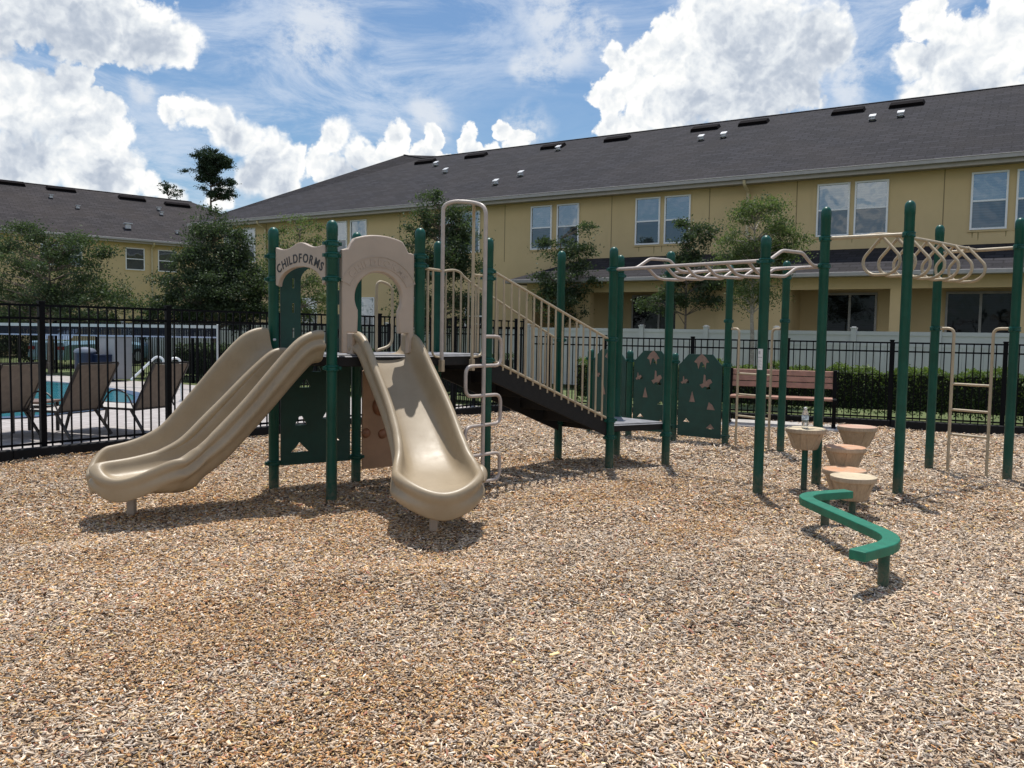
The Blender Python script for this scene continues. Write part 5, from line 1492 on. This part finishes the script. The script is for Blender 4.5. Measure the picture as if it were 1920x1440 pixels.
def tree(name, label, base, trunk_h, blobs, nclump, nleaf, size, material, bark, spread=0.16, trunk_r=0.07, group=None, lean=(0, 0), droop=0.0, limbs=0.7, cat='tree'):
    """blobs: (dx, dy, z, rx, ry, rz) ellipsoids relative to the base"""
    base = Vector(base); t = thing(name, label, cat, tuple(base), group)
    wts = np.array([b[3] * b[4] * b[5] for b in blobs]) ** 0.75; wts /= wts.sum()
    cl = []
    for k in range(nclump):
        b = blobs[RNG.choice(len(blobs), p=wts)]; v = RNG.normal(size=3); v /= np.linalg.norm(v)
        r_ = RNG.uniform(0.25, 1.0) ** 0.45
        cl.append((base.x + b[0] + v[0] * b[3] * r_, base.y + b[1] + v[1] * b[4] * r_, b[2] + v[2] * b[5] * r_))
    cl = np.array(cl)
    ct = RNG.uniform(-0.25, 0.35, nclump)
    per = RNG.dirichlet(np.ones(nclump) * 3.0) * nleaf
    C, Tn = [], []
    for k in range(nclump):
        m_ = int(per[k]) + 1
        sc = spread * RNG.uniform(0.6, 1.3)
        ax = RNG.normal(size=3); ax[2] *= 0.35; ax /= np.linalg.norm(ax)
        g_ = RNG.normal(size=(m_, 3)) * sc * 0.62 + ax[None] * RNG.normal(0, sc * 1.1, m_)[:, None]
        g_[:, 2] *= 0.75; g_[:, 2] -= droop * np.abs(g_[:, 0])
        C.append(cl[k][None] + g_); Tn.append(0.4 + ct[k] + RNG.normal(0, 0.16, m_))
    C = np.concatenate(C); Tn = np.clip(np.concatenate(Tn), 0, 1)
    zc = np.mean(cl[:, 2]); top = base + Vector((lean[0], lean[1], 0)); 
    ztop = cl[:, 2].max() * 0.92
    path = smoothpath([base + Vector((0, 0, -0.1)), base + Vector((lean[0] * .3 + random.uniform(-.05, .05), lean[1] * .3, trunk_h * 0.6)), base + Vector((lean[0] * .6, lean[1] * .6, trunk_h)), at(top, (trunk_h + ztop) / 2), at(top, ztop)], 5)
    mb = MB(); mb.tube(path, trunk_r, 10, r1=0.012); tr = build('trunk', mb, bark, t, smooth=True)
    mb = MB(); 
    for k in range(int(nclump * limbs)):
        c = Vector(cl[k]); h_ = max(trunk_h * 0.75, min(c.z - 0.25 * (c - at(base, c.z)).length - 0.1, ztop)); j = min(range(len(path)), key=lambda i: abs(path[i].z - h_)); s0 = path[j]
        midp = s0.lerp(c, 0.55) + Vector((random.uniform(-.08, .08), random.uniform(-.08, .08), 0.10))
        mb.tube([s0, midp, c], 0.018 * (trunk_r / 0.07), 5, r1=0.004)
    build('limbs', mb, bark, t, smooth=True)
    leaves_obj('crown', C, (0, 0, 0.7), size, Tn, material, t, 0.5)
    return t


GT = 'young street trees in front of the townhouses'
def bx3(px, Y): q = D(px, 640, Y); return (q.x, q.y, 0)


def zat(px, py, Y): return D(px, py, Y).z


# left oak
Y_ = 27.0; m_ = 27 / 1560
b = bx3(95, Y_)
tree('oak_tree', 'spreading grey-green oak at the left edge, behind the pool fence', b, 1.6, [(0, 0, 3.1, 2.1, 1.8, 1.25), (-0.5, 0, 3.9, 1.3, 1.2, 0.8), (1.3, 0, 2.2, 1.9, 1.4, 0.75), (-1.6, 0, 2.3, 1.4, 1.2, 1.0), (0.9, 0, 4.05, 0.9, 0.8, 0.35), (2.4, 0, 2.35, 1.0, 0.8, 0.3)], 210, 32000, 0.085, M_LEAFOAK, M_BARK, 0.24, 0.11, GT)
b = bx3(402, 26.5)
tree('oak_tree', 'dense dark green conical oak left of the play structure', b, 1.4, [(0, 0, 2.7, 1.75, 1.6, 1.3), (0.05, 0, 3.8, 1.10, 1.0, 1.0), (0.0, 0, 4.85, 0.60, 0.55, 0.55), (0.5, 0, 4.2, 0.6, 0.6, 0.4), (0.9, 0, 2.4, 1.1, 1.0, 0.8), (-0.9, 0, 2.5, 0.9, 0.9, 0.8)], 270, 52000, 0.085, M_LEAFDARK, M_BARK, 0.21, 0.10, GT)
b = bx3(562, 25.0)
tree('olive_tree', 'thin olive-green tree seen behind the lettered arch panel', b, 1.6, [(0, 0, 4.1, 0.85, 0.8, 0.85), (0.1, 0, 2.6, 1.1, 1.0, 1.0), (-0.5, 0, 3.6, 0.6, 0.6, 0.5)], 110, 13000, 0.07, M_LEAFOLIVE, M_BARK, 0.17, 0.06, GT)
b = bx3(822, 24.5)
tree('oak_tree', 'bushy green tree behind the keyhole arch and climber loops', b, 1.6, [(0, 0, 3.9, 1.05, 1.0, 1.05), (-0.15, 0, 2.5, 1.3, 1.1, 1.05), (-0.35, 0, 5.1, 0.40, 0.4, 0.55), (0.5, 0, 4.7, 0.40, 0.4, 0.5), (-1.1, 0, 3.9, 0.6, 0.5, 0.4), (0.9, 0, 3.3, 0.5, 0.5, 0.5)], 160, 25000, 0.08, M_LEAFOAK, M_BARK, 0.19, 0.08, GT)
b = bx3(1048, 24.5)
tree('oak_tree', 'narrow young oak right of the stairs', b, 1.55, [(0, 0, 3.3, 0.70, 0.7, 0.9), (0.1, 0, 2.4, 0.75, 0.7, 0.6), (0.65, 0, 4.0, 0.40, 0.4, 0.22), (0.75, 0, 4.6, 0.18, 0.2, 0.30), (-0.5, 0, 2.9, 0.4, 0.4, 0.4), (0.9, 0, 2.9, 0.4, 0.4, 0.25), (-0.2, 0, 4.1, 0.35, 0.3, 0.3)], 85, 10500, 0.08, M_LEAFOAK, M_BARK, 0.15, 0.06, GT)
b = bx3(1284, 22.6)
tree('oak_tree', 'young oak between the white fence and the overhead ladder', b, 1.55, [(0, 0, 2.9, 0.60, 0.6, 0.9), (0.1, 0, 4.0, 0.45, 0.4, 0.6), (-0.75, 0, 2.35, 0.55, 0.5, 0.28), (0.5, 0, 4.3, 0.45, 0.4, 0.16), (0.55, 0, 2.6, 0.5, 0.5, 0.6), (-0.1, 0, 4.6, 0.2, 0.2, 0.15)], 85, 10500, 0.075, M_LEAFOAK, M_BARK, 0.14, 0.055, GT)
b = bx3(1408, 18.6)
tree('willowy_tree', 'pale trunked feathery green tree growing in front of the white fence', b, 2.0, [(0.15, 0, 3.75, 0.85, 0.8, 0.8), (0.0, 0, 2.7, 0.70, 0.7, 0.75), (0.7, 0, 3.6, 0.45, 0.4, 0.4), (-0.35, 0, 3.3, 0.55, 0.5, 0.6), (0.2, 0, 4.35, 0.5, 0.4, 0.22)], 150, 19000, 0.058, M_LEAFOLIVE, M_BARKPALE, 0.14, 0.062, GT, droop=0.15)
b = bx3(283, 25.5)
tree('shrub', 'small dark shrub behind the far pool fence, left of the dark oak', b, 0.5, [(0, 0, 1.6, 0.45, 0.4, 0.55), (0.1, 0, 2.15, 0.25, 0.25, 0.3)], 36, 2600, 0.11, M_LEAFDARK, M_BARK, 0.12, 0.03, cat='shrub')
for k, (px, Y_, lb) in enumerate(((-30, 33.0, 'dark bushy tree at the left photo edge behind the net'), (60, 34.0, 'dark low tree behind the parked car'), (150, 33.0, 'dark low tree right of the parked car, behind the litter bin'))):
    b = bx3(px, Y_); tree('low_tree', lb, b, 0.5, [(0, 0, 1.1, 1.35, 1.0, 0.95), (0.3, 0, 1.7, 1.0, 0.8, 0.5)], 70, 8000, 0.11, M_LEAFDARK, M_BARK, 0.2, 0.05, 'low trees beyond the pool')
# trees behind the roofs
b = bx3(397, 62.0)
tree('pine_tree', 'tall dark pine with layered branches rising above the roofs', b, 9.5, [(0.0, 0, 14.05, 1.15, 1.0, 0.62), (-0.5, 0, 13.6, 0.6, 0.6, 0.3), (0.75, 0, 13.75, 0.8, 0.7, 0.40), (1.45, 0, 13.35, 0.42, 0.4, 0.18), (-1.15, 0, 12.95, 0.85, 0.5, 0.16), (-1.7, 0, 12.9, 0.30, 0.3, 0.12), (0.1, 0, 13.1, 1.15, 0.8, 0.45), (0.2, 0, 13.5, 1.2, 0.9, 0.5), (0.1, 0, 12.35, 0.6, 0.5, 0.22), (1.15, 0, 11.75, 0.75, 0.7, 0.36), (-0.3, 0, 11.75, 0.35, 0.4, 0.2), (1.35, 0, 11.2, 0.6, 0.6, 0.28), (0.8, 0, 12.2, 0.9, 0.7, 0.35), (0.5, 0, 11.3, 0.8, 0.7, 0.30), (-0.4, 0, 12.5, 0.6, 0.5, 0.25)], 200, 27000, 0.12, M_LEAFPINE, M_TRUNKPINE, 0.17, 0.17, limbs=0.5)
b = bx3(318, 64.0)
tree('bare_tree', 'small sparse treetop showing above the left roof', b, 10.6, [(0, 0, 12.0, 0.75, 0.5, 0.45), (-0.6, 0, 12.25, 0.5, 0.4, 0.22), (0.6, 0, 11.7, 0.5, 0.4, 0.3)], 24, 520, 0.17, M_LEAFPINE, M_TRUNKPINE, 0.16, 0.09, limbs=1.0)

# ------------------------------------------------------------------ pool area
def lounger():
    t = thing('lounge_chair', 'x', 'lounge chair', (0, 0, 0), 'lounge chairs by the pool')
    # local: head towards -y (camera), foot towards +y
    mb = MB(); W = 0.33
    bk = [(-W, 0.0, 0.36), (W, 0.0, 0.36), (W, -0.36, 0.98), (-W, -0.36, 0.98)]
    n_ = Vector((0, -0.86, -0.5)) * 0.006
    mb.add([Vector(q) + n_ for q in bk] + [Vector(q) - n_ for q in bk], [(0, 1, 2, 3), (7, 6, 5, 4), (0, 4, 5, 1), (1, 5, 6, 2), (2, 6, 7, 3), (3, 7, 4, 0)])
    build('backrest', mb, M_SLING, t, local=True)
    mb = MB(); mb.box(-W, W, 0.02, 1.30, 0.345, 0.357); build('seat', mb, mat('pale_sling', (0.42, 0.39, 0.36), 0.7), t, local=True)
    mb = MB()
    for s in (-1, 1):
        mb.bar((s * W, 0, 0.35), (s * W, 1.34, 0.35), 0.03, 0.03); mb.bar((s * W, 0.0, 0.34), (s * W, -0.37, 1.0), 0.03, 0.03, (0, 1, 0))
        mb.tube(smoothpath([(s * (W + .05), -0.05, 0.36), (s * (W + .05), 0.10, 0.58), (s * (W + .05), 0.35, 0.60), (s * (W + .05), 0.55, 0.36)], 5), 0.012, 6)
    mb.bar((-W, -0.37, 1.0), (W, -0.37, 1.0), 0.025, 0.025); mb.bar((-W, 0.0, 0.345), (W, 0.0, 0.345), 0.025, 0.025); mb.bar((-W, 1.34, 0.35), (W, 1.34, 0.35), 0.03, 0.03)
    build('frame', mb, M_BRONZE, t, local=True)
    for s in (-1, 1):
        for y0, y1 in ((0.05, -0.22), (1.15, 1.25)):
            mb = MB(); mb.bar((s * W, y0, 0.34), (s * (W + .02), y1, 0.0), 0.03, 0.03, (0, 1, 0)); build('leg', mb, M_BRONZE, t, local=True)
    return t


lg = lounger()
labs = ['lounge chair cut off by the left edge of the photo', 'brown sling lounge chair beside the small side table', 'brown sling lounge chair nearest the pool handrails']
for k, (px, Y_, rz) in enumerate(((8, 10.9, 1.22), (146, 11.3, 1.25), (284, 11.8, 1.22))):
    o = lg if k == 0 else copy_tree(lg)
    q = D(px, 700, Y_); o.location = (q.x, q.y, 0); o.rotation_euler = (0, 0, rz); o['label'] = labs[k]; ORG[o.name] = Vector(o.location)
q = D(65, 700, 11.6)
st = thing('side_table', 'small brown side table between two lounge chairs', 'table', (q.x, q.y, 0))
mb = MB(); mb.box(q.x - 0.24, q.x + 0.24, q.y - 0.24, q.y + 0.24, 0.42, 0.45); build('tabletop', mb, mat('brown_tabletop', (0.16, 0.10, 0.075), 0.5), st, bevel=0.004)
for a in (-1, 1):
    for b in (-1, 1):
        mb = MB(); mb.bar((q.x + a * .2, q.y + b * .2, 0), (q.x + a * .2, q.y + b * .2, 0.42), 0.035, 0.035, (1, 0, 0)); build('leg', mb, M_BRONZE, st)
# pool handrails
for k, (xa, ya, xb, yb, lb) in enumerate(((246, 712, 293, 668, 'left curved white pool handrail by the steps'), (290, 705, 325, 670, 'right curved white pool handrail by the steps'))):
    Yh = 16.6; p0, p1 = D(xa, ya, Yh), D(xb, yb, Yh + 0.4); p2 = p1 + Vector((0.12, 0.05, -0.04)); p3 = at(p2 + Vector((0.03, 0, 0)), 0)
    t = thing('pool_handrail', lb, 'handrail', (p3.x, p3.y, 0), 'pool handrails')
    mb = MB(); mb.tube(fillet([p0, p1, p2, p3], 0.09, 5), 0.024, 10); build('rail', mb, M_CHROME, t, smooth=True)
    mb = MB(); mb.lathe((p3.x, p3.y, 0), [(0.06, -0.02), (0.06, 0.012), (0.03, 0.02)], 16); build('flange', mb, M_CHROME, t, smooth=True, angle=40)
# net with white tape
n0, n1 = D(408, 613, 20.5), D(-60, 607, 22.5)
t = thing('volleyball_net', 'dark net with a white top tape on a white pole across the pool terrace', 'net', (n0.x, n0.y, 0))
mb = MB(); mb.bar(n0, n1, 0.02, 0.075); build('top_tape', mb, M_VINYL, t)
mb = MB(); dn = Vector((0, 0, -0.26)); mb.bar(n0 + dn, n1 + dn, 0.02, 0.035); build('bottom_tape', mb, mat('blue_white_tape', (0.36, 0.38, 0.50), 0.6), t)
mb = MB()
for k in range(-1, 220):
    a = n0.lerp(n1, (k + 1) / 221); mb.bar(a + Vector((0, 0, -0.038)), a + Vector((0, 0, -0.243)), 0.022, 0.006, tuple(Vector((n1 - n0)).normalized()))
for k in range(1, 6): mb.bar(n0 + Vector((0, 0, -0.038 - k * 0.035)), n1 + Vector((0, 0, -0.038 - k * 0.035)), 0.006, 0.012)
build('netting', mb, M_NET, t)
mb = MB(); mb.lathe((n0.x, n0.y, 0), [(0.03, 0), (0.03, n0.z + 0.05), (0.02, n0.z + .06)], 12); build('pole', mb, M_VINYL, t, smooth=True)
# litter bin and cabinet on the far side
q = D(160, 700, 22.8); t = thing('trash_bin', 'round navy litter bin with pale rim at the far pool fence', 'bin', (q.x, q.y, 0))
mb = MB(); mb.lathe((q.x, q.y, 0), [(0.21, 0.0), (0.26, 0.05), (0.27, 0.78), (0.24, 0.80), (0.23, 0.70), (0.1, 0.68)], 20); build('bin_body', mb, M_NAVY, t, smooth=True)
mb = MB(); mb.lathe((q.x, q.y, 0), [(0.275, 0.76), (0.285, 0.80), (0.25, 0.86), (0.10, 0.91), (0.03, 0.92)], 20); build('lid', mb, mat('pale_blue_lid', (0.16, 0.18, 0.23), 0.4), t, smooth=True)
q = D(217, 700, 23.3); t = thing('pool_cabinet', 'tall white equipment cabinet with double doors behind the pool', 'cabinet', (q.x, q.y, 0))
dA, nA = DIR_A, NRM_A
mb = MB(); mb.obox(at(q, 0.62), dA * 0.40, nA * 0.25, (0, 0, 0.58)); build('cabinet_body', mb, M_CABINET, t, bevel=0.01)
for sg in (-1, 1):
    mb = MB(); mb.obox(at(q - nA * 0.262 + dA * sg * 0.195, 0.62), dA * 0.185, nA * 0.01, (0, 0, 0.54)); dr = build('door', mb, M_CABINET, t, bevel=0.004)
    mb = MB(); mb.obox(at(q - nA * 0.285 + dA * sg * 0.05, 0.66), dA * 0.012, nA * 0.012, (0, 0, 0.06)); build('handle', mb, M_BRONZE, dr)
mb = MB(); mb.obox(at(q, 1.215), dA * 0.44, nA * 0.30, (0, 0, 0.015)); build('cabinet_top', mb, M_CABINET, t, bevel=0.006)

q = D(192, 700, 22.9); t = thing('storage_box', 'dark navy storage box between the litter bin and the white cabinet', 'box', (q.x, q.y, 0))
mb = MB(); mb.obox(at(q, 0.34), dA * 0.20, nA * 0.22, (0, 0, 0.34)); build('box_body', mb, M_NAVY, t, bevel=0.015)
mb = MB(); mb.obox(at(q, 0.70), dA * 0.22, nA * 0.24, (0, 0, 0.018)); build('lid', mb, M_NAVY, t, bevel=0.008)


# parked car beyond the far fence
def car():
    q = D(88, 690, 30.0); t = thing('parked_car', 'pale blue parked car beyond the far pool fence, seen end on', 'car', (q.x, q.y, 0))
    fx = Vector((0.96, -0.28, 0)).normalized(); fy = Vector((-fx.y, fx.x, 0)); W = 0.92

    def sec(y, z0, pts):                      # half outline mirrored
        full = [(-x, z) for x, z in pts][::-1] + pts
        return [at(q, 0) + fy * y + fx * x + Vector((0, 0, z)) for x, z in full]
    low = [(0.80, 0.25), (0.90, 0.45), (0.92, 0.80), (0.80, 0.93)]
    mb = MB(); mb.rings([sec(y, 0, [(x * k, z * h + o_) for x, z in low]) for y, k, h, o_ in ((0, .90, .92, .02), (0.12, .98, 1, 0), (1.2, 1, 1.03, 0), (3.2, 1, 1.0, 0), (4.2, .98, .85, 0.02), (4.4, .88, .75, 0.05))]); body = build('body', mb, M_CARPAINT, t, smooth=True, angle=30)
    mb = MB(); mb.rings([sec(y, 0, pts) for y, pts in ((0.35, [(0.74, 0.90), (0.72, 0.98)]), (0.95, [(0.80, 0.92), (0.60, 1.42)]), (2.2, [(0.80, 0.92), (0.60, 1.44)]), (3.1, [(0.76, 0.90), (0.72, 0.96)]))]); build('cabin_glass', mb, M_GLASSUP, t, smooth=True, angle=20)
    mb = MB(); mb.rings([sec(y, 0, [(0.60, z), (0.50, z + 0.05)]) for y, z in ((0.90, 1.40), (1.5, 1.44), (2.25, 1.42))]); build('car_roof', mb, M_CARPAINT, t, smooth=True)
    for y in (0.85, 3.55):
        for sg in (-1, 1):
            c = at(q, 0.32) + fy * y + fx * sg * 0.82
            mb = MB(); mb.tube([c - fx * 0.1, c + fx * 0.1], 0.32, 20); wh = build('wheel', mb, M_TYRE, t, smooth=True, angle=40)
            mb = MB(); mb.tube([c + fx * sg * 0.09, c + fx * sg * 0.108], 0.19, 16); build('rim', mb, M_CABINET, wh, smooth=True, angle=40)
    for sg in (-1, 1):
        mb = MB(); mb.obox(at(q, 0.68) + fy * -0.005 + fx * sg * 0.66, fx * 0.13, fy * 0.03, (0, 0, 0.06)); build('tail_light', mb, mat('red_lens', (0.3, 0.01, 0.01), 0.2), t)
    mb = MB(); mb.obox(at(q, 0.42) + fy * 0.0, fx * 0.80, fy * 0.05, (0, 0, 0.09)); build('bumper', mb, M_CARPAINT, t, bevel=0.02)


car()
print('objects', len(bpy.data.objects))
